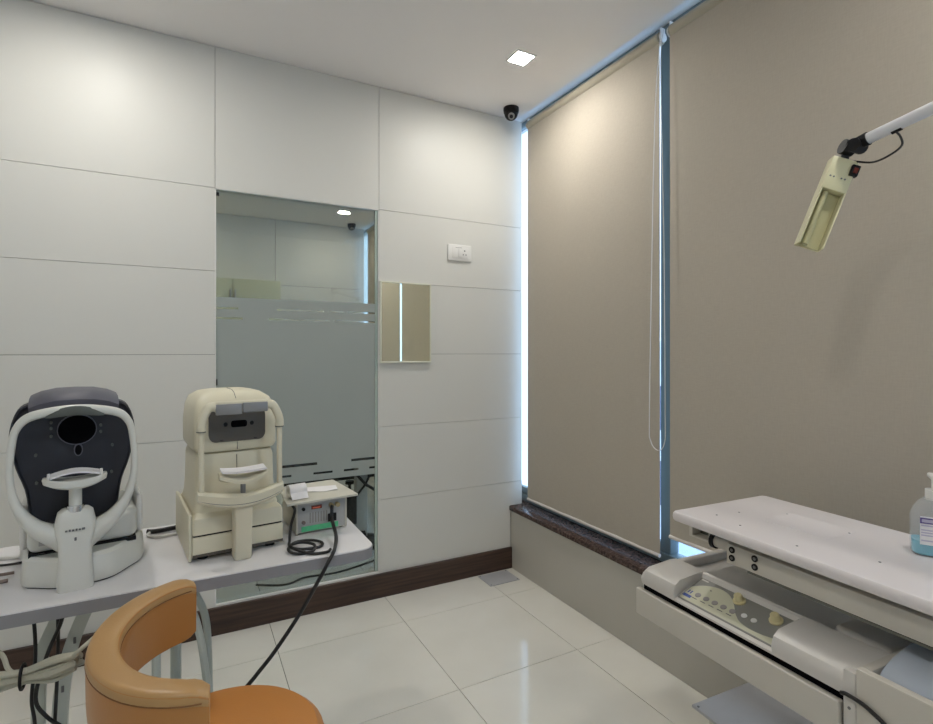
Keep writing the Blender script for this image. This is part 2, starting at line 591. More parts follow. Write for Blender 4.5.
# window wall : plinth, sill, frames, panes
wp = MB().box((XE, YS, 0), (1.97, YN + 0.7, 0.357)).build('wall_east', 'plinth', smooth=False)
tag(wp, 'low polished beige plinth wall below the window blinds', 'wall', kind='structure')
sl = MB().box((XE - 0.012, YS, 0.358), (2.0, YN + 0.7, 0.386), 0.004, 2).build('trim_1', 'granite')
tag(sl, 'speckled dark brown granite window sill under the left blind', 'sill', kind='structure')


def window(name, y0, y1, mull, label):
    w_ = thing(name, label, 'window', kind='structure')
    zt = ZC + 0.044
    part('bottom_rail', 'alu', w_, (1.925, y0, 0.387), (1.985, y1, 0.43), 0.003)
    part('sky_block_rail', 'alu', w_, (1.93, 1.722, 0.431), (1.960, 3.87, 0.475), 0.003)  # added rail that keeps sky light off the sill under the blind
    part('top_rail', 'alu', w_, (1.945, y0, zt - 0.03), (1.985, y1, zt), 0.003)
    prev = y0
    for ym in mull + [None]:
        yy = ym - 0.028 if ym is not None else y1
        part('pane', 'winpane', w_, (1.962, prev, 0.431), (1.968, yy, zt - 0.031))
        if ym is not None:
            part('mullion', 'alu', w_, (1.93, ym - 0.028, 0.431), (1.985, ym + 0.028, zt - 0.031), 0.003)
            prev = ym + 0.028
    return w_


window('window_1', YS, YN + 0.7, [-0.32, 0.70, 1.692, 3.9, 4.95], 'aluminium framed street window mostly covered by beige roller blinds')

# remaining walls of both rooms
o = MB().box((XW - 0.1, YS, 0), (XW, YN, ZC)).build('wall_west', 'paint', smooth=False)
tag(o, 'plain white painted side wall behind the instrument table', 'wall', kind='structure')
o = MB().box((XW, YS - 0.1, 0), (2.0, YS, ZC)).build('wall_south', 'paint', smooth=False)
tag(o, 'plain white painted wall behind the viewer', 'wall', kind='structure')
wf = thing('wall_far', 'far white wall of the room seen through the glass panel', 'wall', kind='structure')
part('backing', 'gap', wf, (XW, YN, 0), (1.79, YN + 0.08, ZC))
for a, b in ((XW, -0.72), (-0.72, 0.10), (0.10, 0.86), (0.86, 1.79)):
    for z0, z1 in ((0, 2.09), (2.09, ZC)):
        part('panel', 'paint', wf, (a + 0.002, YN - 0.012, z0 + 0.002), (b - 0.002, YN, z1 - 0.002))

part('end_panel', 'paint', wf, (1.79, YN - 0.012, 0.3875), (1.862, YN + 0.08, ZC))


# ---------------------------------------------------------------- blinds
def blind(y0, y1, zb, label, chain=None):
    t = thing('roller_blind', label, 'blind', (1.87, (y0 + y1) / 2, zb), group='beige roller blinds along the window')
    hw = (y1 - y0) / 2
    hz = 2.745 - zb
    # fabric : gently rippled sheet with thickness
    n = 40
    rings = []
    for k in range(n + 1):
        y = -hw + 2 * hw * k / n
        dx = 0.0016 * math.sin(k * 0.55 + y0 * 5) + 0.001 * math.sin(k * 1.3)
        rings.append([(dx * 1.3, y, 0.012), (dx, y, hz * 0.5), (0.0, y, hz + 0.01), (0.0012, y, hz + 0.01), (dx + 0.0012, y, hz * 0.5), (dx * 1.3 + 0.0012, y, 0.012)])
    MB().loft(rings).build('fabric', 'blind', t)
    MB().cyl((0.012, -hw + 0.004, hz + 0.016), (0.012, hw - 0.004, hz + 0.016), 0.0275, seg=24).build('roll', 'blindroll', t)
    MB().tube([(0.0005, -hw, 0.004), (0.0005, hw, 0.004)], 0.0085, 10).build('bottom_rail', 'rail', t)
    for s in (-1, 1):
        MB().box((0.0, s * (hw + 0.002) - 0.002, hz + 0.004), (0.030, s * (hw + 0.002) + 0.002, hz + 0.060), 0.001).build('bracket', 'whiteplastic', t)
        MB().cyl((0.012, s * (hw + 0.0045), hz + 0.016), (0.012, s * (hw + 0.010), hz + 0.016), 0.022, seg=20).build('end_cap', 'whiteplastic', t)
    if chain:
        ly = [p[0] - (y0 + y1) / 2 for p in chain]
        pts = catmull([(-0.034 if i not in (0, len(chain) - 1) else -0.012, ly[i], p[1] - zb) for i, p in enumerate(chain)], 10)
        MB().tube(pts, 0.0021, 6).build('chain', 'whitecable', t)
    return t


blind(1.672, 2.705, 0.432, 'beige roller blind beside the panelled wall, lowest of the hanging edges',
      [(1.655, 2.775), (1.668, 2.4), (1.690, 1.6), (1.700, 1.05), (1.692, 0.95), (1.652, 0.915), (1.615, 0.955), (1.612, 1.1), (1.618, 1.8), (1.636, 2.6), (1.640, 2.775)])
blind(0.655, 1.616, 0.536, 'beige roller blind behind the yellow lamp, ending above a glimpse of the street')
blind(-0.36, 0.600, 0.536, 'beige roller blind beyond the right edge, reflected in the small mirror')
blind(4.93, 5.99, 0.45, 'roller blind of the next room seen through the glass panel')


# ---------------------------------------------------------------- ceiling lights and cameras
def downlight(x, y, label):
    t = thing('ceiling_light', label, 'light', (x, y, ZC), group='square recessed ceiling lights')
    m_ = MB()
    for lo, hi in (((-0.056, -0.056, -0.004), (0.056, -0.046, 0)), ((-0.056, 0.046, -0.004), (0.056, 0.056, 0)),
                   ((-0.056, -0.046, -0.004), (-0.046, 0.046, 0)), ((0.046, -0.046, -0.004), (0.056, 0.046, 0))):
        m_.box(lo, hi)
    m_.build('frame', 'whiteplastic', t, smooth=False)
    part('diffuser', 'lampglow', t, (-0.0455, -0.0455, -0.002), (0.0455, 0.0455, -0.0003))
    return t


downlight(1.466, 2.179, 'small square recessed ceiling light near the window corner')
downlight(-0.375, 2.18, 'small square recessed ceiling light above the white instrument')
downlight(1.466, 0.11, 'small square recessed ceiling light above the refraction unit')
downlight(-0.375, 0.11, 'small square recessed ceiling light behind the viewer')
downlight(1.44, 5.45, 'small square ceiling light seen through the glass panel')
downlight(-0.4, 5.45, 'small square ceiling light deep in the next room')
downlight(0.5, 3.75, 'small square ceiling light just behind the glass panel')


def cctv(x, y, label, rz):
    t = thing('dome_camera', label, 'camera', (x, y, ZC), rz)
    MB().lathe([(0.0, 0), (0.046, 0), (0.047, -0.012), (0.044, -0.030), (0.036, -0.034), (0.0, -0.034)]).build('base', 'black', t)
    m_ = MB()
    m_.lathe([(0.0, -0.030)] + [(0.040 * math.cos(a), -0.034 - 0.040 * math.sin(a)) for a in [k * PI / 2 / 8 for k in range(9)]])
    m_.build('dome', 'black', t)
    d = Vector((0, -0.75, -0.66)).normalized()
    c = Vector((0, 0, -0.036))
    MB().cyl(c + d * 0.030, c + d * 0.044, 0.020, 0.019, 20).build('lens_ring', 'silverpad', t)
    MB().cyl(c + d * 0.0441, c + d * 0.0465, 0.011, 0.009, 16).build('lens', 'black', t)
    return t


cctv(1.715, 2.655, 'black dome security camera on the ceiling beside the blind', -30)
cctv(1.66, 5.92, 'black dome security camera in the next room behind the glass', -10)

# ---------------------------------------------------------------- things on the panelled wall
t = thing('wall_mirror', 'small bronze tinted wall mirror in a thin pale frame', 'mirror', (1.0875, W, 1.515))
part('backing', 'mirrorframe', t, (-0.149, -0.010, -0.223), (0.149, -0.0005, 0.223))
part('mirror_glass', 'mirror', t, (-0.144, -0.0125, -0.218), (0.144, -0.0105, 0.218))
for lo, hi in (((-0.152, -0.018, -0.226), (0.152, -0.0005, -0.217)), ((-0.152, -0.018, 0.219), (0.152, -0.0005, 0.226)),
               ((-0.152, -0.018, -0.217), (-0.146, -0.0005, 0.219)), ((0.147, -0.018, -0.217), (0.152, -0.0005, 0.219))):
    part('frame_bar', 'mirrorframe', t, lo, hi, 0.001)

t = thing('switch_plate', 'white switch and socket plate on the panelled wall', 'socket', (1.428, W, 1.938))
part('plate', 'whiteplastic', t, (-0.078, -0.012, -0.048), (0.078, -0.0003, 0.048), 0.004, 3)
part('module', 'whiteplastic', t, (-0.052, -0.0145, -0.033), (0.052, -0.0122, 0.033), 0.001)
part('rocker', 'whiteplastic', t, (-0.014, -0.019, -0.026), (0.010, -0.0147, 0.026), 0.002)
for x, z, r in ((0.030, 0.013, 0.0045), (0.021, -0.010, 0.0036), (0.039, -0.010, 0.0036)):
    MB().cyl((x, -0.0146, z), (x, -0.0153, z), r, seg=12).build('socket_hole', 'ink', t)
part('gap_line', 'ink', t, (-0.030, -0.0150, 0.0285), (0.012, -0.0146, 0.0305))

# floor cover plate in the corner
t = thing('floor_plate', 'square grey metal cover plate on the floor in the corner', 'plate', (1.64, 2.675, 0), 0)
part('plate', 'greyplate', t, (-0.10, -0.075, 0), (0.10, 0.075, 0.004), 0.001)
for x, y in ((-0.09, -0.065), (0.09, -0.065), (-0.09, 0.065), (0.09, 0.065)):
    MB().cyl((x, y, 0.004), (x, y, 0.0055), 0.004, seg=10).build('screw', 'ink', t)

# ---------------------------------------------------------------- instrument table
TZ = 0.76
t = thing('instrument_table', 'long white table with a grey edge carrying two eye testing machines', 'table', (0, 0, 0))
poly = rrect(1.023, 0.525, 0.045, 8, -0.0085, 1.7925)
MB().prism(poly, TZ - 0.003, TZ).build('table_top', 'tabletop', t)
poly2 = rrect(1.027, 0.529, 0.047, 8, -0.0085, 1.7925)
MB().prism(poly2, TZ - 0.033, TZ - 0.003).build('edge_band', 'tableedge', t)
part('underframe', 'tube', t, (-0.30, 1.62, TZ - 0.063), (0.02, 1.98, TZ - 0.033), 0.004)


def leg(pts, r, slots=False):
    return MB().tube(catmull(pts, 8), r, 10).build('leg', 'tube', t)


leg([(-0.10, 1.86, 0.705), (-0.06, 1.844, 0.685), (-0.001, 1.813, 0.645), (0.026, 1.798, 0.603), (0.047, 1.787, 0.548), (0.056, 1.783, 0.457), (0.060, 1.78, 0.25), (0.060, 1.78, 0.012)], 0.0105)
leg([(-0.085, 1.645, 0.715), (-0.041, 1.63, 0.71), (0.004, 1.606, 0.663), (0.028, 1.593, 0.593), (0.044, 1.585, 0.479), (0.050, 1.583, 0.40), (0.055, 1.582, 0.2), (0.055, 1.582, 0.012)], 0.0095)
leg([(-0.031, 1.838, 0.70), (-0.031, 1.838, 0.4), (-0.031, 1.838, 0.012)], 0.015)
leg([(-0.076, 1.683, 0.70), (-0.076, 1.683, 0.4), (-0.076, 1.683, 0.012)], 0.011)


def flat_leg(pts, w, th):
    P = catmull(pts, 8)
    rings = []
    for p in P:
        rings.append([p + Vector((-w, -th, 0)), p + Vector((w, -th, 0)), p + Vector((w, th, 0)), p + Vector((-w, th, 0))])
    return MB().loft(rings).build('leg', 'tube', t)


flat_leg([(-0.285, 1.68, 0.70), (-0.296, 1.686, 0.668), (-0.312, 1.695, 0.63), (-0.328, 1.703, 0.584), (-0.335, 1.707, 0.507), (-0.338, 1.708, 0.40), (-0.338, 1.708, 0.012)], 0.014, 0.010)
fl2 = flat_leg([(-0.225, 1.633, 0.70), (-0.243, 1.643, 0.655), (-0.262, 1.652, 0.595), (-0.275, 1.658, 0.53), (-0.284, 1.662, 0.45), (-0.288, 1.663, 0.30), (-0.288, 1.663, 0.012)], 0.016, 0.012)
for x, y, z in ((-0.251, 1.6345, 0.622), (-0.262, 1.6395, 0.585), (-0.2775, 1.6465, 0.50)):
    MB().box((x - 0.003, y - 0.0012, z - 0.008), (x + 0.003, y + 0.002, z + 0.008), 0.001).build('slot', 'ink', fl2)
for y in (1.645, 1.80):
    part('foot_rail', 'tube', t, (-0.42, y - 0.03, 0.0), (0.16, y + 0.03, 0.022), 0.006)

# ---------------------------------------------------------------- white instrument with the navy head
t = thing('keratometer', 'white eye testing machine with dark navy head and oval headrest frame', 'machine', (-0.25, 1.638, TZ), 9)


def loft_y(outline, ys_, sc_):
    return [[(x * s, y, (z - 0.30) * s + 0.30 + dz) for x, z in outline] for y, s, dz in zip(ys_, sc_[0], sc_[1])]


half = [(0, 0.470), (0.06, 0.469), (0.12, 0.460), (0.148, 0.442), (0.164, 0.40), (0.164, 0.36), (0.150, 0.30), (0.128, 0.245), (0.118, 0.19), (0.112, 0.158), (0.06, 0.150)]
outl = [(x, z) for x, z in half] + [(0, 0.150)] + [(-x, z) for x, z in half[:0:-1]]
outl = [(p.x, p.y) for p in catmull([(x, z, 0) for x, z in outl], 3, True)]
head = MB().loft(loft_y(outl, [0.055, 0.048, 0.052, 0.10, 0.16, 0.20, 0.225], ([0.93, 0.965, 0.99, 1.0, 0.97, 0.90, 0.80], [0, 0, 0, 0, 0, 0, 0]))).build('head', 'navy', t)
# white back shell
MB().loft(loft_y(outl, [0.17, 0.175, 0.26, 0.34, 0.36], ([0.95, 0.99, 0.97, 0.88, 0.78], [0.004] * 5))).build('rear_housing', 'm1white', t)
# hood over the head
m_ = MB()
prof = []
for y, zt in ((0.000, 0.470), (0.012, 0.482), (0.05, 0.492), (0.12, 0.496), (0.20, 0.490)):
    ring = []
    for x in (-0.118, -0.112, -0.09, -0.05, 0, 0.05, 0.09, 0.112, 0.118):
        ring.append((x, y + 0.10 * (x / 0.118) ** 2 * 0.35, zt - 0.022 * abs(x / 0.118) ** 3))
    for x in (0.112, 0.06, 0, -0.06, -0.112):
        ring.append((x, y + 0.006 + 0.10 * (x / 0.118) ** 2 * 0.35, zt - 0.028 - 0.02 * abs(x / 0.118) ** 3))
    prof.append(ring)
m_.loft(prof).build('hood', 'navygrey', t)
# black measuring window, small port, sensor dots
def disc_y(cx_, cz_, rx, rz, y0, y1, name, mm, parent, seg=28):
    return MB().loft([[(cx_ + rx * math.cos(2 * PI * k / seg), y0, cz_ + rz * math.sin(2 * PI * k / seg)) for k in range(seg)],
                      [(cx_ + rx * math.cos(2 * PI * k / seg), y1, cz_ + rz * math.sin(2 * PI * k / seg)) for k in range(seg)]]).build(name, mm, parent)


disc_y(0.005, 0.388, 0.050, 0.037, 0.0455, 0.060, 'measuring_window', 'void', t)
disc_y(0.005, 0.388, 0.053, 0.040, 0.047, 0.060, 'window_rim', 'navygrey', t)
disc_y(0.008, 0.335, 0.012, 0.016, 0.0445, 0.060, 'port_rim', 'navygrey', t)
disc_y(0.008, 0.335, 0.009, 0.013, 0.0435, 0.060, 'port', 'void', t)
for x, z in ((-0.062, 0.395), (-0.062, 0.375), (-0.062, 0.41), (0.068, 0.395), (0.068, 0.378), (-0.10, 0.33), (0.10, 0.34), (-0.098, 0.26), (0.098, 0.268)):
    disc_y(x, z, 0.004, 0.004, 0.044, 0.06, 'sensor', 'greypad', t, 10)
# headrest ring
ringpts = [(0.020, 0.02, 0.105), (0.055, 0.005, 0.132), (0.098, 0.0, 0.160), (0.132, -0.002, 0.200), (0.153, -0.002, 0.250), (0.158, -0.002, 0.310), (0.152, 0.0, 0.370),
           (0.143, 0.0, 0.404), (0.116, -0.004, 0.430), (0.06, -0.010, 0.443), (0.0, -0.012, 0.447)]
rr = [0.030, 0.027, 0.021, 0.0150, 0.0112, 0.0098, 0.0098, 0.0105, 0.011, 0.011, 0.011]
full = ringpts + [(-x, y, z) for x, y, z in ringpts[-2::-1]]
rfull = rr + rr[-2::-1]
P = catmull(full, 6)
RP = [v.x for v in catmull([(r, 0, 0) for r in rfull], 6)]
MB().tube(P, RP, 12).build('headrest_frame', 'm1white', t)
m_ = MB()
rings = []
for k in range(13):
    x = -0.074 + 0.148 * k / 12
    e = math.sqrt(max(0.02, 1 - (x / 0.0755) ** 2))
    z = 0.4445 - 0.014 * (x / 0.075) ** 2
    y = -0.0205 + 0.005 * (x / 0.075) ** 2
    rings.append([(x, y - 0.006 * math.cos(a) * e, z - 0.001 + 0.0125 * e * math.sin(a)) for a in [2 * PI * j / 10 for j in range(10)]])
m_.loft(rings).build('forehead_pad', 'greypad', t)
# chin column : lofted, shoulders at the top
rings = []
for z, w, y0, y1 in ((0.0, 0.047, -0.040, 0.03), (0.02, 0.047, -0.042, 0.03), (0.07, 0.042, -0.040, 0.03), (0.11, 0.043, -0.034, 0.03), (0.14, 0.052, -0.030, 0.028),
                     (0.165, 0.052, -0.027, 0.026), (0.188, 0.046, -0.022, 0.022), (0.196, 0.036, -0.014, 0.018)):
    rings.append([(x, y, z) for x, y in rrect(2 * w, y1 - y0, 0.016, 4, 0.0, (y0 + y1) / 2)])
col_ = MB().loft(rings).build('chin_column', 'm1white', t)
for k, (x0, x1) in enumerate(((-0.026, -0.020), (-0.017, -0.012), (-0.009, -0.003), (0.0, 0.005), (0.008, 0.013), (0.016, 0.024))):
    part('lettering', 'ink', col_, (x0, -0.0325, 0.146), (x1, -0.0285, 0.1495 + 0.001 * (k % 2)))
part('screw', 'ink', col_, (-0.003, -0.0345, 0.122), (0.003, -0.031, 0.130), 0.001)
MB().cyl((0, 0, 0.19), (0, 0, 0.205), 0.024, seg=24).build('chrome_collar', 'chrome', t)
MB().cyl((0, 0, 0.2), (0, 0, 0.262), 0.017, seg=24).build('chin_post', 'm1white', t)
# chinrest tray
n = 24
rings = []
for z, s in ((0.250, 0.80), (0.256, 0.97), (0.266, 1.0), (0.272, 0.97), (0.268, 0.85)):
    rings.append([(0.083 * s * math.cos(2 * PI * k / n), -0.012 + 0.034 * s * math.sin(2 * PI * k / n), z + 0.010 * abs(math.cos(2 * PI * k / n)) ** 2) for k in range(n)])
tr_ = MB().loft(rings).build('chinrest', 'm1white', t)
rings = []
for k in range(15):
    x = -0.062 + 0.124 * k / 14
    zz = 0.283 + 0.010 * math.cos(x / 0.062 * 1.5)
    rings.append([(x, -0.034, zz - 0.004), (x, 0.012, zz - 0.002), (x, 0.012, zz + 0.002), (x, -0.034, zz + 0.0)])
MB().loft(rings).build('tissue', 'paper', tr_)
for s in (-1, 1):
    MB().cyl((s * 0.066, -0.020, 0.270), (s * 0.066, -0.020, 0.292), 0.006, 0.004, 10).build('paper_pin', 'whiteplastic', tr_)
# base : skirt following the wedge footprint and the sliding stage on top
foot = [(-0.052, -0.010), (-0.115, 0.030), (-0.138, 0.050), (-0.146, 0.09), (-0.148, 0.22), (-0.140, 0.33), (0.140, 0.33), (0.160, 0.24), (0.160, 0.16), (0.145, 0.09), (0.110, 0.045), (0.052, -0.010)]
foot = [(p.x, p.y) for p in catmull([(x, y, 0) for x, y in foot], 4, True)]
rings = [[(x * s, (y - 0.16) * s + 0.16, z) for x, y in foot] for z, s in ((0.004, 0.985), (0.010, 1.0), (0.045, 0.985), (0.066, 0.955), (0.074, 0.90))]
base = MB().loft(rings).build('base', 'm1white', t)
rings = [[(x * s, (y - 0.16) * s + 0.16, z) for x, y in foot] for z, s in ((0.0, 0.96), (0.0045, 0.96))]
MB().loft(rings).build('foot_seal', 'black', base)
stage = MB().box((-0.132, 0.055, 0.078), (0.132, 0.30, 0.165), 0.022, 4).build('stage', 'm1white', t)
part('stage_gap', 'black', t, (-0.128, 0.058, 0.070), (0.128, 0.295, 0.080))
part('side_panel', 'whiteplastic', stage, (-0.150, 0.10, 0.08), (-0.1325, 0.26, 0.185), 0.008, 3)
part('side_panel', 'whiteplastic', stage, (0.1325, 0.10, 0.08), (0.150, 0.26, 0.185), 0.008, 3)
part('rating_label', 'boxfront', stage, (-0.105, 0.0535, 0.098), (-0.060, 0.0552, 0.125))

for ch in t.children_recursive:
    nm = ch.name.split('.')[0]
    if nm in ('base', 'foot_seal', 'stage', 'stage_gap', 'side_panel', 'rating_label'):
        ch.data.transform(Matrix.Translation((0.020, 0, 0)) @ Matrix.Diagonal((0.90, 1, 1, 1)))
    else:
        ch.data.transform(Matrix.Diagonal((0.80, 1, 1, 1)))

# ---------------------------------------------------------------- cream instrument
t = thing('autorefractor', 'aged cream eye testing machine with brown viewing window and chinrest', 'machine', (0.125, 1.662, TZ), 6.6)
low = MB().box((-0.140, 0, 0.014), (0.140, 0.34, 0.070), 0.004, 2).build('lower_base', 'cream', t)
part('slide_gap', 'black', t, (-0.136, 0.004, 0.0695), (0.136, 0.335, 0.076))
up_ = MB()
rings = []
for z, w, y0, y1 in ((0.0755, 0.140, 0.0, 0.33), (0.112, 0.140, 0.0, 0.33), (0.120, 0.137, 0.003, 0.33), (0.133, 0.122, 0.030, 0.325)):
    rings.append([(x, y, z) for x, y in rrect(2 * w, y1 - y0, 0.010, 3, 0, (y0 + y1) / 2)])
up_.loft(rings).build('upper_base', 'cream', t)
part('base_strip', 'brownglass', t, (-0.139, -0.001, 0.0145), (0.139, 0.003, 0.022))
for sx in (-1, 1):
    for y in (0.035, 0.30):
        MB().cyl((sx * 0.105, y, 0.0), (sx * 0.105, y, 0.015), 0.016, seg=16).build('foot', 'black', t)
part('side_skirt', 'cream', t, (-0.150, 0.004, 0.004), (-0.1405, 0.32, 0.135), 0.003)
# waist
rings = []
for z, w, y0, y1 in ((0.128, 0.134, 0.022, 0.315), (0.15, 0.128, 0.034, 0.31), (0.20, 0.125, 0.040, 0.305), (0.275, 0.124, 0.043, 0.30), (0.292, 0.119, 0.048, 0.295), (0.300, 0.105, 0.060, 0.285)):
    rings.append([(x, y, z) for x, y in rrect(2 * w, y1 - y0, 0.028, 5, 0, (y0 + y1) / 2)])
ws = MB().loft(rings).build('waist', 'cream', t)
part('centre_joint', 'gap', ws, (-0.0007, 0.0405, 0.20), (0.0007, 0.0475, 0.285))
# head, tapering upward
rings = []
for z, w, y0, y1 in ((0.292, 0.095, 0.07, 0.28), (0.299, 0.124, 0.040, 0.300), (0.312, 0.131, 0.033, 0.305), (0.38, 0.131, 0.033, 0.305), (0.428, 0.126, 0.040, 0.30), (0.452, 0.115, 0.056, 0.29), (0.468, 0.090, 0.085, 0.265), (0.474, 0.055, 0.12, 0.23)):
    rings.append([(x, y, z) for x, y in rrect(2 * w, y1 - y0, 0.026, 6, 0, (y0 + y1) / 2)])
hd = MB().loft(rings).build('head', 'cream', t)
part('centre_joint', 'gap', hd, (-0.0007, 0.0322, 0.302), (0.0007, 0.037, 0.325))
MB().tube([(0.0, 0.055, 0.4518), (0.0, 0.085, 0.4683), (0.0, 0.12, 0.4743), (0.0, 0.2, 0.4745)], 0.0009, 6).build('centre_joint', 'gap', hd)
wz = [(x, z) for x, z in rrect(0.176, 0.096, 0.022, 5, 0.0, 0.375)]
wi = MB().loft([[(x, 0.027, z) for x, z in wz], [(x, 0.060, z) for x, z in wz]]).build('viewing_window', 'brownglass', t)
sl_ = [(x, z) for x, z in rrect(0.050, 0.020, 0.007, 4, 0.004, 0.378)]
MB().loft([[(x, 0.0255, z) for x, z in sl_], [(x, 0.03, z) for x, z in sl_]]).build('lens_slot', 'void', wi)
for x in (-0.038, 0.044):
    MB().cyl((x, 0.0255, 0.378), (x, 0.03, 0.378), 0.0065, seg=14).build('sensor', 'black', wi)
for x in (-0.05, 0.055):
    part('latch', 'black', wi, (x - 0.005, 0.0255, 0.331), (x + 0.005, 0.03, 0.334))
# headrest frame : rods, bent upper arms, bar with pad
for s in (-1, 1):
    MB().tube([(s * 0.119, -0.028, 0.195), (s * 0.119, -0.028, 0.37)], 0.0088, 12).build('rod', 'cream', t)
    pts = catmull([(s * 0.119, -0.028, 0.368), (s * 0.119, -0.028, 0.392), (s * 0.108, -0.027, 0.418), (s * 0.096, -0.026, 0.434), (s * 0.078, -0.025, 0.437)], 5)
    MB().tube(pts, 0.0135, 12).build('bent_arm', 'cream', t)
    MB().cyl((s * 0.119, -0.028, 0.3675), (s * 0.119, -0.028, 0.3705), 0.0138, seg=14).build('joint_ring', 'greypad', t)
part('forehead_bar', 'cream', t, (-0.082, -0.030, 0.420), (0.082, -0.012, 0.450), 0.006, 3)
part('forehead_pad', 'silverpad', t, (-0.079, -0.040, 0.413), (0.0, -0.0305, 0.443), 0.003)
part('forehead_pad', 'silverpad', t, (0.001, -0.040, 0.417), (0.079, -0.0305, 0.445), 0.003)
# bow-shaped crossbar
rings = []
for k in range(17):
    u = -1 + 2 * k / 16
    x = 0.130 * u
    y = -0.052 + 0.026 * u * u
    zt = 0.190 + 0.014 * abs(u) ** 1.5
    zb = 0.152 + 0.022 * u * u
    e = 0.020 * (1 - 0.35 * u * u)
    rings.append([(x, y - e, zb + 0.006), (x, y - e, zt - 0.006), (x, y - e * 0.6, zt), (x, y + e * 0.6, zt), (x, y + e, zt - 0.006), (x, y + e, zb + 0.006), (x, y + e * 0.6, zb), (x, y - e * 0.6, zb)])
cb = MB().loft(rings).build('crossbar', 'cream', t)
P = [(0.128 * u, -0.052 + 0.026 * u * u - 0.020 * (1 - 0.35 * u * u) - 0.0002, 0.164 + 0.017 * u * u) for u in [-1 + 2 * k / 16 for k in range(17)]]
MB().tube(P, 0.0008, 5).build('joint_line', 'gap', cb)
m_ = MB()
rings = []
for z, w, y0, y1 in ((0.001, 0.024, -0.050, -0.004), (0.010, 0.026, -0.055, -0.003), (0.10, 0.026, -0.058, -0.004), (0.158, 0.028, -0.062, -0.010)):
    rings.append([(x, y, z) for x, y in rrect(2 * w, y1 - y0, 0.006, 3, 0, (y0 + y1) / 2)])
m_.loft(rings).build('chin_column', 'cream', t)
MB().cyl((0.0, -0.045, 0.185), (0.0, -0.045, 0.225), 0.008, seg=14).build('chin_post', 'silverpad', t)
rings = []
for k in range(15):
    u = -1 + 2 * k / 14
    x = 0.072 * u
    zc = 0.222 + 0.016 * abs(u) ** 1.6
    d = 0.030 * math.sqrt(max(0.06, 1 - 0.75 * u * u))
    rings.append([(x, -0.05 - d, zc), (x, -0.05 - d, zc + 0.008), (x, -0.05 - d * 0.8, zc + 0.012), (x, -0.05 + d, zc + 0.016), (x, -0.05 + d, zc), (x, -0.05, zc - 0.006)])
tr_ = MB().loft(rings).build('chinrest', 'cream', t)
for kk, col in ((0, 'paper'), (1, 'paper')):
    rings = []
    for k in range(9):
        u = -1 + 2 * k / 8
        zc = 0.2515 + 0.003 * kk + 0.004 * u * u
        rings.append([(0.066 * u - 0.003 * kk, -0.076, zc), (0.066 * u, -0.030, zc + 0.003), (0.066 * u, -0.030, zc + 0.0055), (0.066 * u - 0.003 * kk, -0.076, zc + 0.0026)])
    MB().loft(rings).build('tissue', col, tr_)

for ch in t.children_recursive:
    ch.data.transform(Matrix.Translation((0.010, 0, 0)) @ Matrix.Diagonal((0.885, 1, 1, 1)))

# ---------------------------------------------------------------- control box on the table
t = thing('control_box', 'small grey electronic control box with green tape on the table', 'device', (0.390, 1.748, TZ), 4)
part('case', 'boxcase', t, (-0.083, 0.003, 0.004), (0.083, 0.19, 0.106), 0.004)
fp = part('front_plate', 'boxfront', t, (-0.079, -0.001, 0.008), (0.079, 0.003, 0.102), 0.001)
for lo, hi in (((-0.084, -0.004, 0.004), (-0.078, 0.004, 0.106)), ((0.078, -0.004, 0.004), (0.084, 0.004, 0.106)), ((-0.084, -0.004, 0.100), (0.084, 0.004, 0.107))):
    part('bezel', 'boxcase', t, lo, hi, 0.001)
part('green_tape', 'green', fp, (-0.066, -0.0022, 0.009), (0.055, -0.0012, 0.026))
part('display', 'red', fp, (-0.034, -0.003, 0.078), (0.000, -0.0012, 0.090), 0.0005)
part('digits', 'redseg', fp, (-0.030, -0.0034, 0.081), (-0.006, -0.0031, 0.084))
MB().cyl((-0.060, -0.007, 0.083), (-0.060, -0.001, 0.083), 0.0055, seg=14).build('push_button', 'black', fp)
MB().cyl((-0.060, -0.010, 0.040), (-0.060, -0.001, 0.040), 0.0055, seg=14).build('knob', 'browncable', fp)
for x in (0.030, 0.050):
    MB().cyl((x, -0.016, 0.084), (x, -0.001, 0.084), 0.0075, seg=14).build('connector', 'brass', fp)
part('inlet', 'black', fp, (0.020, -0.006, 0.030), (0.048, -0.0012, 0.056), 0.001)
for k in range(7):
    part('print_line', 'panelgrey', fp, (-0.040 + 0.009 * k, -0.0016, 0.034), (-0.036 + 0.009 * k, -0.0011, 0.068))
for x in (-0.07, 0.07):
    for y in (0.02, 0.17):
        MB().cyl((x, y, 0), (x, y, 0.005), 0.008, seg=12).build('foot', 'black', t)
part('rear_green_tape', 'green', t, (0.03, -0.0045, 0.1066), (0.080, 0.06, 0.1085))
o = MB().box((0.270, 1.690, TZ + 0.0003), (0.49, 1.80, TZ + 0.002), 0).build('paper_sheet', 'paper', smooth=False)
o2 = MB()
o2.prism([(-0.115, -0.03), (0.115, -0.03), (0.118, -0.027), (0.112, 0.205), (0.108, 0.21), (-0.085, 0.20)], 0.0, 0.006)
ft = o2.build('cover_board', 'boxcase')
ft.location = (0.385, 1.742, TZ + 0.1095)
ft.rotation_euler = (0, 0, math.radians(5))
tag(ft, 'thin ivory board lying on top of the control box', 'board')
bpy.data.objects.remove(o)
o = MB()
rings = []
for k in range(9):
    x = -0.055 + 0.11 * k / 8
    rings.append([(x, -0.030, 0.0005 + 0.002 * math.sin(k)), (x, 0.035, 0.0005), (x, 0.035, 0.002), (x, -0.030, 0.002 + 0.002 * math.sin(k))])
o = o.loft(rings).build('paper_slip', 'paper')
o.location = (0.405, 1.835, TZ + 0.1165)
o.rotation_euler = (0, 0, math.radians(-8))
tag(o, 'crumpled white paper slip on the ivory board', 'paper')
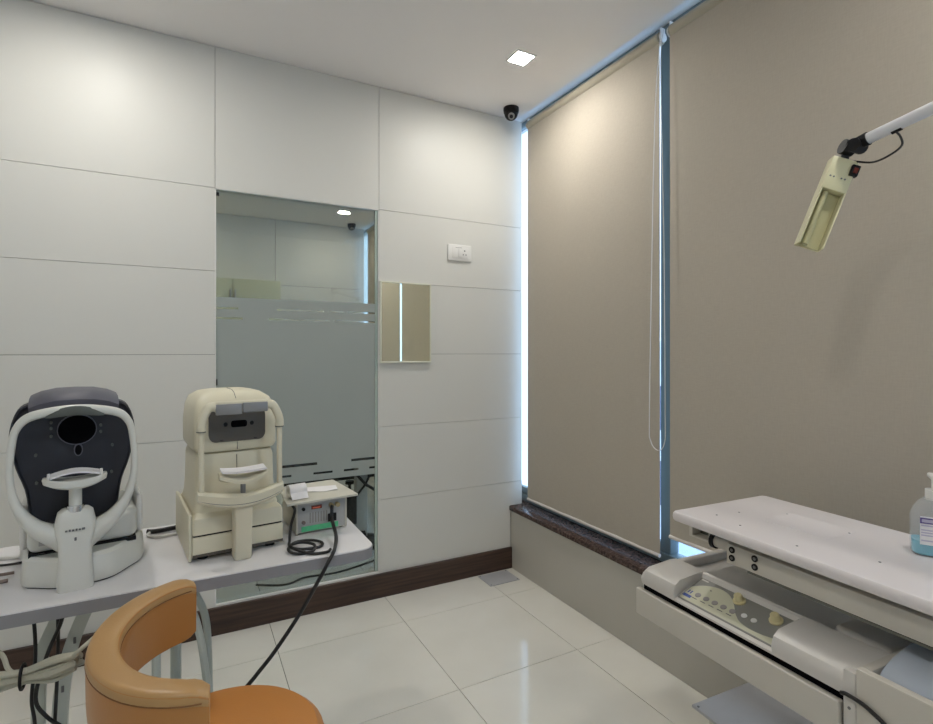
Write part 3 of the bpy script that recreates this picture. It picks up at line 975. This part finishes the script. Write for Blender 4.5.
t = thing('tissue_roll', 'small roll of white tissue lying on the ivory board beside the machine', 'tissue roll', (0.315, 1.775, TZ + 0.1165), 10)
m_ = MB()
seg = 24
R0, R1 = 0.021, 0.008
rings = [[(x, 0.021 * 0 + r * math.cos(2 * PI * k / seg), 0.0215 + r * math.sin(2 * PI * k / seg)) for k in range(seg)] for x, r in ((-0.028, R1), (-0.028, R0), (0.028, R0), (0.028, R1))]
m_.loft(rings, closed=True).build('roll', 'paper', t)
rings = []
for k in range(8):
    u = k / 7
    rings.append([(-0.027, -0.02 - 0.05 * u * 0.3, 0.018 * (1 - u) + 0.0005), (0.027, -0.02 - 0.05 * u * 0.3, 0.018 * (1 - u) + 0.0005), (0.027, -0.0215 - 0.05 * u * 0.3, 0.018 * (1 - u) + 0.0015), (-0.027, -0.0215 - 0.05 * u * 0.3, 0.018 * (1 - u) + 0.0015)])
MB().loft(rings).build('loose_end', 'paper', t)


# ---------------------------------------------------------------- cables
def cable(name, pts, r, m_, label, cat='cable', n=8, group=None):
    o_ = MB().tube(catmull(pts, n), r, 8).build(name, m_)
    return tag(o_, label, cat, group)


cable('power_cable', [(0.420, 1.732, 0.844), (0.417, 1.722, 0.836), (0.414, 1.705, 0.805), (0.405, 1.62, 0.785), (0.388, 1.56, 0.773), (0.372, 1.522, 0.768), (0.352, 1.508, 0.745), (0.334, 1.506, 0.715), (0.274, 1.503, 0.622), (0.208, 1.502, 0.536), (0.161, 1.502, 0.485), (0.124, 1.502, 0.442), (0.06, 1.49, 0.33), (0.0, 1.47, 0.15), (-0.03, 1.45, 0.04), (-0.06, 1.45, 0.0062), (-0.10, 1.45, 0.0062)], 0.0055, 'cable',
      'thick black cable running from the control box down to the floor', 'cable')
c = TZ + 0.005
cable('coiled_cable', [(0.292, 1.715, 0.868), (0.298, 1.708, 0.85), (0.285, 1.70, 0.81), (0.277, 1.675, 0.775), (0.272, 1.64, c), (0.30, 1.605, c), (0.35, 1.60, c), (0.365, 1.63, c), (0.34, 1.655, c + 0.004),
                       (0.29, 1.65, c + 0.008), (0.262, 1.61, c + 0.004), (0.28, 1.575, c), (0.325, 1.575, c), (0.335, 1.605, c + 0.008), (0.30, 1.63, c + 0.012), (0.27, 1.62, c + 0.01), (0.285, 1.585, c + 0.006), (0.32, 1.555, c), (0.36, 1.548, c), (0.375, 1.565, c)], 0.0042, 'cable',
      'black cable looped in a coil on the table beside the control box')
cable('jack_cable', [(-0.03, 1.985, TZ + 0.010), (-0.07, 1.975, TZ + 0.010), (-0.10, 1.985, TZ + 0.007), (-0.115, 1.99, TZ + 0.008)], 0.0075, 'cable', 'short thick black plug lying between the two machines')
cable('white_cable', [(-0.03, 1.93, TZ + 0.005), (-0.08, 1.925, TZ + 0.005), (-0.11, 1.95, TZ + 0.005), (-0.105, 1.985, TZ + 0.005), (-0.07, 2.0, TZ + 0.005)], 0.0042, 'whitecable', 'thin white cable lying on the table between the two machines')
for k, (yy, zz, mm_, rr_, lab) in enumerate(((1.93, 0.006, 'whitecable', 0.005, 'white cable at the table end, farthest of the four beside the white machine'),
                                              (1.875, 0.006, 'cable', 0.0035, 'thin black cable at the table end beside the white machine'),
                                              (1.80, 0.006, 'browncable', 0.0042, 'brownish cable at the table end, second nearest of the four'),
                                              (1.745, 0.006, 'browncable', 0.005, 'brownish cable at the table end, nearest of the four'))):
    cable('table_cable', [(-0.405, yy - 0.01, TZ + zz), (-0.43, yy - 0.012, TZ + zz), (-0.46, yy - 0.006 * (k % 3), TZ + zz), (-0.50, yy + 0.01, TZ + zz)], rr_, mm_, lab, group='cables at the table end')
# hanging beige bundle below the table : strands under one tie
t = thing('cable_bundle', 'bundle of beige cable hanging below the table, tied with a black band', 'cable', (-0.31, 1.47, 0.64))
for k in range(20):
    a = random.uniform(0, 2 * PI)
    r_ = random.uniform(0.006, 0.024)
    dy, dz = r_ * math.cos(a), r_ * math.sin(a)
    P = [(-0.24 - 0.02 * random.random(), 0.02 + dy * 0.8, -0.05 + dz * 3), (-0.10, 0.015 + dy * 1.2, -0.012 + dz * 1.7), (-0.01, 0.0 + dy * 0.8, 0.0 + dz * 0.8), (0.05, -0.03 + dy * 1.4, 0.016 + dz * 1.5), (0.085 + 0.02 * random.random(), -0.04 + dy * 0.8, 0.028 + dz * 1.0)]
    MB().tube(catmull(P, 7), 0.0052, 7).build('strand', 'beigecable', t)
MB().tube(catmull([(0.06, -0.035, 0.018), (0.09, -0.05, 0.045), (0.115, -0.05, 0.065), (0.150, -0.01, 0.080), (0.17, 0.035, 0.081)], 8), 0.0048, 7).build('strand', 'beigecable', t)
MB().tube(catmull([(-0.12, 0.04, 0.086), (-0.055, 0.03, 0.05), (-0.030, 0.005, 0.015), (0.02, -0.02, 0.0)], 8), 0.0048, 7).build('strand', 'beigecable', t)
P = [(-0.008, 0.0255 * math.cos(2 * PI * k / 16), 0.0255 * math.sin(2 * PI * k / 16)) for k in range(16)]
MB().tube(P, 0.0032, 6, closed=True).build('tie', 'black', t)
cable('black_lead', [(-0.330, 1.615, 0.724), (-0.325, 1.61, 0.66), (-0.325, 1.61, 0.60), (-0.332, 1.612, 0.51), (-0.325, 1.61, 0.43), (-0.33, 1.61, 0.2), (-0.35, 1.60, 0.006)], 0.004, 'cable',
      'straight black lead hanging below the table end', group='black leads below the table')
cable('black_lead', [(-0.265, 1.590, 0.724), (-0.272, 1.585, 0.69), (-0.300, 1.595, 0.615), (-0.322, 1.60, 0.52), (-0.300, 1.595, 0.47), (-0.25, 1.575, 0.425), (-0.16, 1.56, 0.30), (-0.15, 1.55, 0.006)], 0.0045, 'cable',
      'black lead below the table bending sideways towards the orange chair', group='black leads below the table')
cable('black_lead', [(-0.280, 1.605, 0.724), (-0.280, 1.606, 0.62), (-0.285, 1.60, 0.45), (-0.295, 1.59, 0.3), (-0.30, 1.58, 0.006)], 0.004, 'cable',
      'black lead hanging close to the slotted table leg', group='black leads below the table')

# ---------------------------------------------------------------- orange chair
CX, CY = 0.045, 1.185
t = thing('swivel_chair', 'worn orange vinyl swivel chair with wraparound backrest and round seat', 'chair', (CX, CY, 0), 2)


def sweep(a0, a1, rad, sect, z0, n=40, endscale=True):
    rings = []
    for k in range(n + 1):
        u = k / n
        a = math.radians(a0 + (a1 - a0) * u)
        e = 1.0
        s = min(u, 1 - u) * n
        if s < 3:
            e = [0.80, 0.93, 0.98][int(s)]
        rings.append([(math.cos(a) * (rad(u) + x * e), math.sin(a) * (rad(u) * 1.14 + x * e), z0 + 0.065 + (z - 0.065) * e + 0.055 * math.sin(a) * rad(u)) for x, z in sect])
    return rings


sect = [(p.x, p.y) for p in catmull([(-0.020, 0.004, 0), (-0.014, -0.001, 0), (0.014, -0.001, 0), (0.021, 0.004, 0), (0.0245, 0.030, 0), (0.026, 0.075, 0), (0.0255, 0.122, 0), (0.0215, 0.130, 0), (0.010, 0.1335, 0), (-0.010, 0.1335, 0), (-0.0215, 0.130, 0), (-0.0255, 0.122, 0), (-0.0245, 0.07, 0), (-0.022, 0.03, 0)], 3, True)]
RAD = lambda u: 0.183
ob = MB().loft(sweep(97, 264, RAD, sect, 0.676)).build('backrest', 'orangeback', t)
# worn upholstery of the top edge, a strip of its own between the seams
sect2 = [(p.x, p.y) for p in catmull([(0.0262, 0.114, 0), (0.0262, 0.1225, 0), (0.0220, 0.1312, 0), (0.010, 0.1348, 0), (-0.010, 0.1348, 0), (-0.0220, 0.1312, 0), (-0.0262, 0.1225, 0), (-0.0262, 0.114, 0), (-0.02, 0.110, 0), (0.02, 0.110, 0)], 3, True)]
MB().loft(sweep(97.2, 263.8, RAD, sect2, 0.676)).build('worn_top', 'orangetop', ob)
for off, zz in ((0.0262, 0.114), (-0.0262, 0.114)):
    P = [(math.cos(math.radians(a)) * (0.183 + off), math.sin(math.radians(a)) * (0.183 * 1.14 + off), 0.676 + zz + 0.055 * math.sin(math.radians(a)) * 0.183) for a in range(101, 262, 4)]
    MB().tube(P, 0.0013, 6).build('seam', 'piping', ob)
SZ = 0.570
MB().lathe([(0.0, SZ - 0.075), (0.180, SZ - 0.075), (0.197, SZ - 0.066), (0.203, SZ - 0.04), (0.199, SZ - 0.018), (0.185, SZ - 0.005), (0.15, SZ), (0.0, SZ + 0.004)], (0.015, -0.025, 0), 48).build('seat', 'orange', t)
P = [(0.015 + 0.2035 * math.cos(2 * PI * k / 48), -0.025 + 0.2035 * math.sin(2 * PI * k / 48), SZ - 0.04) for k in range(48)]
MB().tube(P, 0.002, 6, closed=True).build('seat_seam', 'piping', t)
MB().lathe([(0.0, SZ - 0.09), (0.17, SZ - 0.09), (0.175, SZ - 0.076), (0.0, SZ - 0.076)], (0.015, -0.025, 0), 32).build('seat_pan', 'black', t)
MB().tube(catmull([(-0.10, -0.02, SZ - 0.100), (-0.185, -0.01, SZ - 0.095), (-0.205, 0.0, SZ - 0.06), (-0.198, 0.0, 0.62), (-0.183, 0.0, 0.70)], 6), 0.012, 10).build('back_bracket', 'chrome', t)
MB().cyl((0.015, -0.025, 0.12), (0.015, -0.025, SZ - 0.088), 0.025, seg=20).build('gas_column', 'chrome', t)
MB().cyl((0.015, -0.025, 0.075), (0.015, -0.025, 0.20), 0.038, 0.030, 20).build('hub', 'black', t)
for k in range(5):
    a = 2 * PI * k / 5 + 0.3
    d = Vector((math.cos(a), math.sin(a), 0))
    b = Vector((0.015, -0.025, 0))
    MB().tube([b + d * 0.02 + Vector((0, 0, 0.115)), b + d * 0.15 + Vector((0, 0, 0.095)), b + d * 0.27 + Vector((0, 0, 0.072))], [0.024, 0.02, 0.014], 10).build('base_arm', 'black', t)
    q = b + d * 0.265
    s = Vector((-d.y, d.x, 0))
    MB().cyl(q + s * -0.012 + Vector((0, 0, 0.0275)), q + s * 0.012 + Vector((0, 0, 0.0275)), 0.0275, seg=16).build('castor', 'black', t)

# ---------------------------------------------------------------- refraction unit on the right
t = thing('refraction_unit', 'off-white ophthalmic unit with control panel, drawer and swing-out table', 'medical unit', (1.225, 1.165, 0), -3)
YE = -1.62
# table board
m_ = MB()
poly = rrect(0.405, 1.52, 0.012, 5, 0.2375, -0.842)
rings = [[(0.2375 + (x - 0.2375) * sx, -0.842 + (y + 0.842) * sy, z + 0.004) for x, y in poly] for z, sx, sy in ((0.853, 0.980, 0.995), (0.857, 0.994, 0.9985), (0.866, 1.0, 1.0), (0.875, 0.994, 0.9985), (0.8792, 0.980, 0.995), (0.880, 0.968, 0.9915))]
tb = m_.loft(rings).build('table_board', 'unittop', t)
for (x, y) in ((0.12, -0.17), (0.20, -0.18), (0.10, -0.26), (0.31, -0.25), (0.09, -0.42), (0.16, -0.56), (0.30, -0.42)):
    MB().cyl((x, y, 0.8835), (x, y, 0.8848), 0.0028, seg=10).build('screw_hole', 'ink', tb)
part('inlay', 'unittop', tb, (0.20, -0.42, 0.8835), (0.33, -0.25, 0.8846), 0.0003, 1)
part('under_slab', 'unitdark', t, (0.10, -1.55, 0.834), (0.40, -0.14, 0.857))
# bracket, a square tube open to the left
m_ = MB()
b0, b1, z0, z1 = -0.120, -0.032, 0.776, 0.857
for lo, hi in (((0.165, b0, z0), (0.32, b1, z0 + 0.006)), ((0.165, b0, z1 - 0.006), (0.32, b1, z1)), ((0.165, b0, z0), (0.32, b0 + 0.006, z1)), ((0.165, b1 - 0.012, z0), (0.32, b1, z1))):
    m_.box(lo, hi)
m_.build('end_bracket', 'unitbeige', t, smooth=False)
part('bracket_shade_block', 'unitdark', t, (0.20, b0 + 0.006, z0 + 0.006), (0.315, b1 - 0.012, z1 - 0.006))  # dark block standing in for the shade inside the hollow tube
MB().cyl((0.110, -0.180, 0.815), (0.110, -0.260, 0.815), 0.017, seg=20).build('roller', 'unitbeige', t)
MB().cyl((0.110, -0.168, 0.815), (0.110, -0.180, 0.815), 0.022, seg=20).build('roller_cap', 'black', t)
part('roller_bracket', 'unitbeige', t, (0.098, -0.168, 0.792), (0.16, -0.160, 0.857), 0.001)
bar = part('swing_bar', 'unitbeige', t, (0.074, YE, 0.782), (0.120, -0.238, 0.834), 0.003)
for y in (-0.256, -0.322):
    for z in (0.821, 0.7995):
        MB().cyl((0.0715, y, z), (0.0745, y, z), 0.0085, seg=18).build('bolt_socket', 'black', bar)
        MB().cyl((0.0708, y, z), (0.0716, y, z), 0.004, seg=12).build('bolt', 'ink', bar)
part('rear_rail', 'unitbeige', t, (0.15, YE, 0.80), (0.19, -0.21, 0.8335), 0.003)
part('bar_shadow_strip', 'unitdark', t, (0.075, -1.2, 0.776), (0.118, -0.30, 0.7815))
# shell
SHX = 0.40


def shell_prof(full):
    if full:
        return [(0.0, 0.645), (-0.004, 0.668), (0.004, 0.688), (0.022, 0.700), (0.10, 0.708), (0.125, 0.706), (0.14, 0.690), (0.15, 0.676), (0.35, 0.676), (0.358, 0.690), (0.372, 0.698), (SHX, 0.696), (SHX, 0.645)]
    return [(0.0, 0.645), (0.0, 0.650), (0.006, 0.655), (0.105, 0.692), (0.110, 0.704), (0.118, 0.708), (0.125, 0.706), (0.14, 0.690), (0.15, 0.676), (0.35, 0.676), (0.358, 0.690), (0.372, 0.698), (SHX, 0.696), (SHX, 0.645)]


m_ = MB()
ringsL = []
for y, e in ((0.0, 0.70), (-0.006, 0.86), (-0.016, 0.97), (-0.03, 1.0), (-0.10, 1.0), (-0.128, 1.0)):
    ringsL.append([(0.2 + (x - 0.2) * (0.97 + 0.03 * e), y, 0.645 + (z - 0.645) * e) for x, z in shell_prof(True)])
m_.loft(ringsL)
m_.loft([[(x, -0.1285, z) for x, z in shell_prof(False)], [(x, -0.4195, z) for x, z in shell_prof(False)]])
m_.loft([[(x, y, 0.645 + (z - 0.645) * e) for x, z in shell_prof(True)] for y, e in ((-0.42, 1.0), (-0.50, 1.0), (-0.57, 1.02), (-0.60, 1.05))])
sh = m_.build('shell', 'unit', t)
part('end_wall', 'unit', sh, (0.13, -0.036, 0.672), (0.37, -0.012, 0.702), 0.006, 3)
part('rear_step', 'unit', sh, (0.13, -0.60, 0.672), (0.40, -0.48, 0.716), 0.010, 3)
# control panel : membrane on the slope, cream wave, buttons, knobs
ang = math.atan2(0.037, 0.099)
PM = Matrix.Translation((0.008, -0.1335, 0.6562)) @ Matrix.Rotation(-ang, 4, 'Y')
# local: x up the slope (0..0.10), y along (0..-0.282), z normal
cp = MB().box((0.0, -0.282, 0.0), (0.103, 0.0, 0.0022), 0.0005, 1, PM).build('control_panel', 'panelgrey', t)
wave = [(0.004, -0.003), (0.055, -0.003), (0.076, -0.025), (0.090, -0.055), (0.092, -0.085), (0.083, -0.110), (0.062, -0.135), (0.040, -0.155), (0.022, -0.180), (0.016, -0.210), (0.018, -0.245), (0.026, -0.279), (0.004, -0.279)]
wv = [(p.x, p.y) for p in catmull([(a, b, 0) for a, b in wave[1:-1]], 4)]
wv = [wave[0]] + wv + [wave[-1]]
MB().prism(wv, 0.0022, 0.0028).build('cream_wave', 'panelcream', cp, mtx=PM)
for k in range(5):
    y = -0.040 - 0.0265 * k
    x = 0.037 + 0.001 * k
    MB().cyl((x, y, 0.0027), (x, y, 0.0042), 0.0085, 0.0078, 18).build('button', 'button', cp, mtx=PM)
    MB().box((x - 0.017, y - 0.008, 0.0027), (x - 0.0145, y + 0.008, 0.0031)).build('print_line', 'ink', cp, mtx=PM)
for y, x in ((-0.176, 0.046), (-0.203, 0.046)):
    MB().cyl((x, y, 0.0022), (x, y, 0.0040), 0.0075, 0.007, 18).build('white_button', 'whiteplastic', cp, mtx=PM)
for y, x in ((-0.136, 0.083), (-0.242, 0.077)):
    MB().lathe([(0.0, 0.002), (0.016, 0.002), (0.0165, 0.006), (0.0115, 0.008), (0.0108, 0.020), (0.009, 0.0225), (0.0, 0.023)], (x, y, 0), 22).build('knob', 'knob', cp, mtx=PM)
MB().box((0.014, -0.030, 0.0027), (0.024, -0.004, 0.0031)).build('logo_block', 'blue', cp, mtx=PM)
MB().box((0.030, -0.012, 0.0027), (0.042, -0.0085, 0.0031)).build('logo_stroke', 'blue', cp, mtx=PM)
MB().box((0.030, -0.020, 0.0027), (0.042, -0.0165, 0.0031)).build('logo_stroke', 'blue', cp, mtx=PM)
MB().box((0.094, -0.028, 0.0022), (0.099, -0.006, 0.0027)).build('print_line', 'unit', cp, mtx=PM)
MB().box((0.070, -0.058, 0.0027), (0.073, -0.053, 0.0032)).build('print_dot', 'ink', cp, mtx=PM)
# body and drawer
part('body', 'void', t, (0.006, -0.575, 0.556), (0.39, -0.004, 0.645))  # body coloured black to stand in for shade in the gap over the drawer
dr = part('drawer', 'unitbeige', t, (-0.012, -0.572, 0.552), (0.006, 0.012, 0.630), 0.004, 3)
part('side_panel', 'unit', t, (0.010, -0.0035, 0.556), (0.39, 0.006, 0.644), 0.002)
part('bottom_plate', 'unitbeige', t, (0.01, -0.60, 0.538), (0.39, -0.02, 0.5555), 0.002)
part('end_strip', 'unit', t, (-0.004, -0.600, 0.545), (0.012, -0.576, 0.70), 0.002)
for z in (0.575, 0.625):
    MB().cyl((-0.0055, -0.588, z), (-0.0038, -0.588, z), 0.003, seg=10).build('screw', 'ink', t)
# front bin with clear cover
m_ = MB()
bin_h = 0.715
for lo, hi in (((-0.008, YE, 0.40), (0.012, -0.602, bin_h)), ((0.38, YE, 0.40), (0.40, -0.602, bin_h)), ((0.012, -0.622, 0.40), (0.38, -0.602, bin_h)), ((0.012, YE, 0.40), (0.38, YE + 0.02, bin_h)), ((0.012, YE + 0.02, 0.40), (0.38, -0.622, 0.655))):
    m_.box(lo, hi, 0.003, 2)
m_.build('bin', 'unitbeige', t)
rings = []
for k in range(17):
    a = PI * k / 16
    rings.append([(0.20 - 0.18 * math.cos(a), -0.628, 0.695 + 0.050 * math.sin(a)), (0.20 - 0.18 * math.cos(a), -1.30, 0.695 + 0.050 * math.sin(a)),
                  (0.20 - 0.177 * math.cos(a), -1.30, 0.6945 + 0.047 * math.sin(a)), (0.20 - 0.177 * math.cos(a), -0.628, 0.6945 + 0.047 * math.sin(a))])
MB().loft(rings).build('clear_cover', 'bluecover', t)
# pedestal and foot platform
part('pedestal', 'unitbeige', t, (0.10, -1.15, 0.19), (0.36, -0.62, 0.54), 0.006)
pl = part('foot_platform', 'greyplate', t, (0.245, -1.35, 0.176), (0.535, 0.030, 0.186), 0.002)
part('platform_box', 'unitbeige', t, (0.29, -1.33, 0.0), (0.525, 0.00, 0.176), 0.002)
for y in (0.02, -0.12):
    MB().cyl((0.255, y - 0.008, 0.186), (0.255, y - 0.008, 0.1875), 0.004, seg=10).build('screw', 'ink', pl)
MB().tube(catmull([(-0.0085, -0.575, 0.650), (-0.012, -0.59, 0.655), (-0.014, -0.63, 0.650), (-0.014, -0.68, 0.62), (-0.014, -0.72, 0.56), (-0.014, -0.75, 0.48), (-0.013, -0.78, 0.40), (0.05, -0.82, 0.2), (0.05, -0.85, 0.01)], 8), 0.0042, 8).build('hose', 'cable', t)

# sanitizer bottle
t = thing('sanitizer_bottle', 'clear pump bottle of blue hand sanitizer on the unit table', 'bottle', (1.515, 0.560, 0.884), -60)
def bring(w, d, z, r=0.018):
    return [(x, y, z) for x, y in rrect(w, d, r, 5)]
MB().loft([bring(0.078, 0.048, 0.0), bring(0.084, 0.054, 0.004), bring(0.086, 0.056, 0.03), bring(0.086, 0.056, 0.085), bring(0.078, 0.052, 0.102), bring(0.058, 0.046, 0.120), bring(0.040, 0.036, 0.127, 0.014), bring(0.036, 0.034, 0.131, 0.014)]).build('bottle_body', 'bottle', t)
MB().loft([bring(0.074, 0.044, 0.002), bring(0.081, 0.051, 0.006), bring(0.082, 0.052, 0.034)]).build('liquid', 'liquid', t)
MB().cyl((0, 0, 0.127), (0, 0, 0.150), 0.017, seg=24).build('cap', 'whiteplastic', t)
MB().cyl((0, 0, 0.150), (0, 0, 0.178), 0.006, seg=14).build('pump_stem', 'whiteplastic', t)
MB().box((-0.012, -0.045, 0.176), (0.012, 0.012, 0.187), 0.004, 3).build('pump_head', 'whiteplastic', t)
lb = part('label', 'paper', t, (-0.030, -0.0292, 0.028), (0.030, -0.0283, 0.092))
part('label_band', 'purple', lb, (-0.030, -0.0297, 0.076), (0.030, -0.0293, 0.089))
part('label_band_centre', 'lavender', lb, (-0.027, -0.0301, 0.079), (0.027, -0.0298, 0.086))
for k, z in enumerate((0.070, 0.060, 0.054, 0.048, 0.036)):
    part('print_line', 'lavender', lb, (-0.028, -0.0296, z), (0.008 + 0.006 * (k % 3), -0.0293, z + 0.003))

# examination lamp on its pole
t = thing('examination_lamp', 'pale yellow lamp head on a white swing arm above the unit', 'lamp', (1.442, -0.30, 0.8855))
O = Vector((1.442, -0.30, 0.8855))
J = Vector((1.444, 0.704, 1.855))
A1 = Vector((1.4417, 0.5356, 1.8845))
dv = (A1 - J).normalized()
E_ = J + dv * ((J.y + 0.30) / -dv.y)
MB().tube([J + dv * 0.028 - O, E_ - O], 0.0135, 16).build('arm', 'armwhite', t)
MB().cyl((0, 0, 0), (0, 0, E_.z - O.z + 0.05), 0.016, seg=18).build('pole', 'armwhite', t)
MB().lathe([(0, 0), (0.05, 0), (0.05, 0.008), (0.022, 0.02), (0, 0.02)]).build('pole_foot', 'black', t)
MB().lathe([(0, -0.03), (0.026, -0.03), (0.026, 0.03), (0, 0.03)], (0, 0, E_.z - O.z)).build('pole_clamp', 'black', t)
right = Vector((0.883, -0.469, 0))
m_ = MB()
m_.cyl(J + dv * 0.045 - O, J + dv * 0.008 - O, 0.0165, 0.014)
m_.cyl(J - O + right * 0.012 + Vector((0, 0, -0.004)), J - O + right * -0.014 + Vector((0, 0, 0.004)), 0.018)
m_.cyl(J + dv * 0.02 - O + Vector((-0.02, 0, -0.006)), J + dv * 0.02 - O + Vector((0.02, 0, -0.006)), 0.016)
m_.build('joint', 'black', t)
Zx = Vector((0.079, -0.042, 0.221)).normalized()
toc = (Vector((0, 0, 1.35)) - Vector((1.40, 0.72, 1.72))).normalized()
N0 = (toc - Zx * toc.dot(Zx)).normalized()
Rt = Zx.cross(N0).normalized()
if Rt.dot(right) < 0:
    Rt = -Rt
N1 = (N0 * math.cos(math.radians(17)) + Rt * math.sin(math.radians(17))).normalized()
Xx = Zx.cross(N1).normalized() * -1
if Xx.dot(right) < 0:
    Xx = -Xx
# local: x to the right, y = -N1 (away from viewer), z up the length
top = Vector((1.441, 0.706, 1.829))
LM = Matrix(((Xx.x, -N1.x, Zx.x, top.x - O.x), (Xx.y, -N1.y, Zx.y, top.y - O.y), (Xx.z, -N1.z, Zx.z, top.z - O.z), (0, 0, 0, 1)))
L, wd, dp = 0.232, 0.0295, 0.032
m_ = MB()
m_.box((-wd, -0.001, -0.085), (wd, dp, 0.0), 0.002, 2)
m_.box((-wd, 0.0, -L), (-wd + 0.004, dp, -0.083), 0.001, 1)
m_.box((wd - 0.004, 0.0, -L), (wd, dp, -0.083), 0.001, 1)
m_.box((-wd, dp - 0.004, -L), (wd, dp, -0.083), 0.001, 1)
hd = m_.build('lamp_head', 'lamp', t, mtx=LM)
MB().box((-wd + 0.0045, dp - 0.010, -L + 0.001), (wd - 0.0045, dp - 0.0045, -0.0855)).build('reflector', 'lampin', hd, mtx=LM)
MB().tube([(-0.012, dp - 0.018, -L + 0.004), (-0.012, dp - 0.018, -0.088)], 0.007, 12).build('lamp_tube', 'lampin', hd, mtx=LM)
for x in (-0.020, -0.012, 0.006, 0.014):
    MB().cyl((x, -0.0018, -0.052), (x, -0.0008, -0.052), 0.0022, seg=10).build('vent_hole', 'ink', hd, mtx=LM)
MB().box((0.017, -0.008, -0.040), (0.036, 0.006, -0.012), 0.002, 2).build('switch', 'black', hd, mtx=LM)
MB().box((0.022, -0.0105, -0.034), (0.032, -0.0078, -0.020), 0.001, 1).build('rocker', 'red', hd, mtx=LM)
MB().tube([LM @ Vector((0, 0.012, -0.004)), J - O], 0.009, 12).build('neck', 'black', t)
MB().tube(catmull([LM @ Vector((0.012, 0.008, 0.0)), LM @ Vector((0.022, 0.006, 0.002)), J + dv * 0.055 - O + Vector((0, 0, -0.062)), J + dv * 0.090 - O + Vector((0, 0, -0.062)), J + dv * 0.113 - O + Vector((0, 0, -0.052)), J + dv * 0.110 - O + Vector((0, 0, -0.030)), J + dv * 0.100 - O + Vector((0, 0, -0.012))], 6), 0.0024, 8).build('lamp_cable', 'cable', t)
MB().cyl(J + dv * 0.093 - O + Vector((0, 0, -0.011)), J + dv * 0.113 - O + Vector((0, 0, -0.011)), 0.006, seg=10).build('cable_gland', 'black', t)

# ---------------------------------------------------------------- the next room
t = thing('cupboard', 'cream cupboard with pairs of doors in the room behind the glass', 'cupboard', (0.16, YN - 0.013, 0))
part('body', 'cabinet', t, (-1.6, -0.35, 0), (0.70, 0, 2.09))
for k in range(5):
    x1 = 0.698 - 0.46 * k
    d_ = part('door', 'cabinet', t, (x1 - 0.455, -0.368, 0.06), (x1, -0.351, 2.085), 0.002)
    hx = x1 - 0.435 if k % 2 == 0 else x1 - 0.02
    part('handle', 'steel', d_, (hx - 0.006, -0.385, 1.88), (hx + 0.006, -0.369, 1.98), 0.002)

t = thing('slit_lamp_stand', 'black and white instrument stand with crossed rods behind the clear glass', 'machine', (1.06, 3.62, 0))
MB().lathe([(0, 0), (0.16, 0), (0.16, 0.02), (0.05, 0.05), (0.04, 0.10), (0, 0.10)], (0.02, 0, 0), 24, ).build('base', 'black', t)
part('column', 'whiteplastic', t, (-0.02, -0.035, 0.05), (0.06, 0.035, 0.60), 0.008)
part('table_plate', 'black', t, (-0.32, -0.2, 0.60), (0.30, 0.22, 0.63), 0.01)
part('motor_box', 'black', t, (-0.11, -0.06, 0.16), (-0.025, 0.06, 0.36), 0.006)
MB().cyl((-0.06, 0, 0.36), (-0.06, 0, 0.43), 0.010, seg=12).build('lever', 'black', t)
MB().lathe([(0, 0.43), (0.03, 0.43), (0.03, 0.45), (0, 0.45)], (-0.06, 0, 0), 16).build('knob', 'black', t)
MB().tube([(-0.06, -0.05, 0.545), (0.04, -0.05, 0.425), (0.12, -0.05, 0.37)], 0.010, 8).build('rod', 'black', t)
MB().tube([(-0.03, -0.05, 0.35), (0.04, -0.05, 0.425), (0.11, -0.05, 0.58)], 0.008, 8).build('rod', 'black', t)
t = thing('added_black_bench', 'low black bench added in the next room to darken the clear stripes', 'bench', (0.85, 4.35, 0))  # added black bench, placed so the clear stripes show dark
part('pad', 'black', t, (-0.75, -0.22, 0.40), (0.75, 0.22, 0.50), 0.02, 3)
part('apron', 'black', t, (-0.73, -0.20, 0.33), (0.73, 0.20, 0.40))
for sx in (-1, 1):
    for sy in (-1, 1):
        MB().cyl((sx * 0.68, sy * 0.17, 0), (sx * 0.68, sy * 0.17, 0.335), 0.018, seg=12).build('leg', 'chrome', t)
cable('floor_cable', [(0.35, 3.25, 0.005), (0.50, 3.17, 0.005), (0.62, 3.22, 0.005), (0.80, 3.20, 0.005), (1.0, 3.25, 0.005), (1.25, 3.35, 0.005)], 0.006, 'cable', 'dark cable on the floor behind the glass, nearer of two')
cable('floor_cable', [(0.90, 3.62, 0.005), (1.0, 3.50, 0.005), (1.12, 3.47, 0.005), (1.3, 3.55, 0.005)], 0.006, 'cable', 'dark cable on the floor behind the glass, at the stand')

# ---------------------------------------------------------------- outside the window
t = thing('building', 'pale blue building across the street glimpsed under the blind', 'building', (9.0, 3.0, -3.0))
part('wall', 'facade', t, (0, -9, 0), (3, 9, 4.6))
for k in range(8):
    for z in (1.0, 2.6):
        w_ = part('window', 'whiteplastic', t, (-0.06, -8.2 + 2.1 * k, z), (0.0, -7.0 + 2.1 * k, z + 1.1))
        part('pane', 'facadewin', w_, (-0.075, -8.12 + 2.1 * k, z + 0.08), (-0.06, -7.08 + 2.1 * k, z + 1.02))
o = MB().box((2.2, -10, -3.2), (30, 14, -3.0)).build('street', 'road', smooth=False)
tag(o, 'grey street surface outside below the window', 'street', kind='structure')
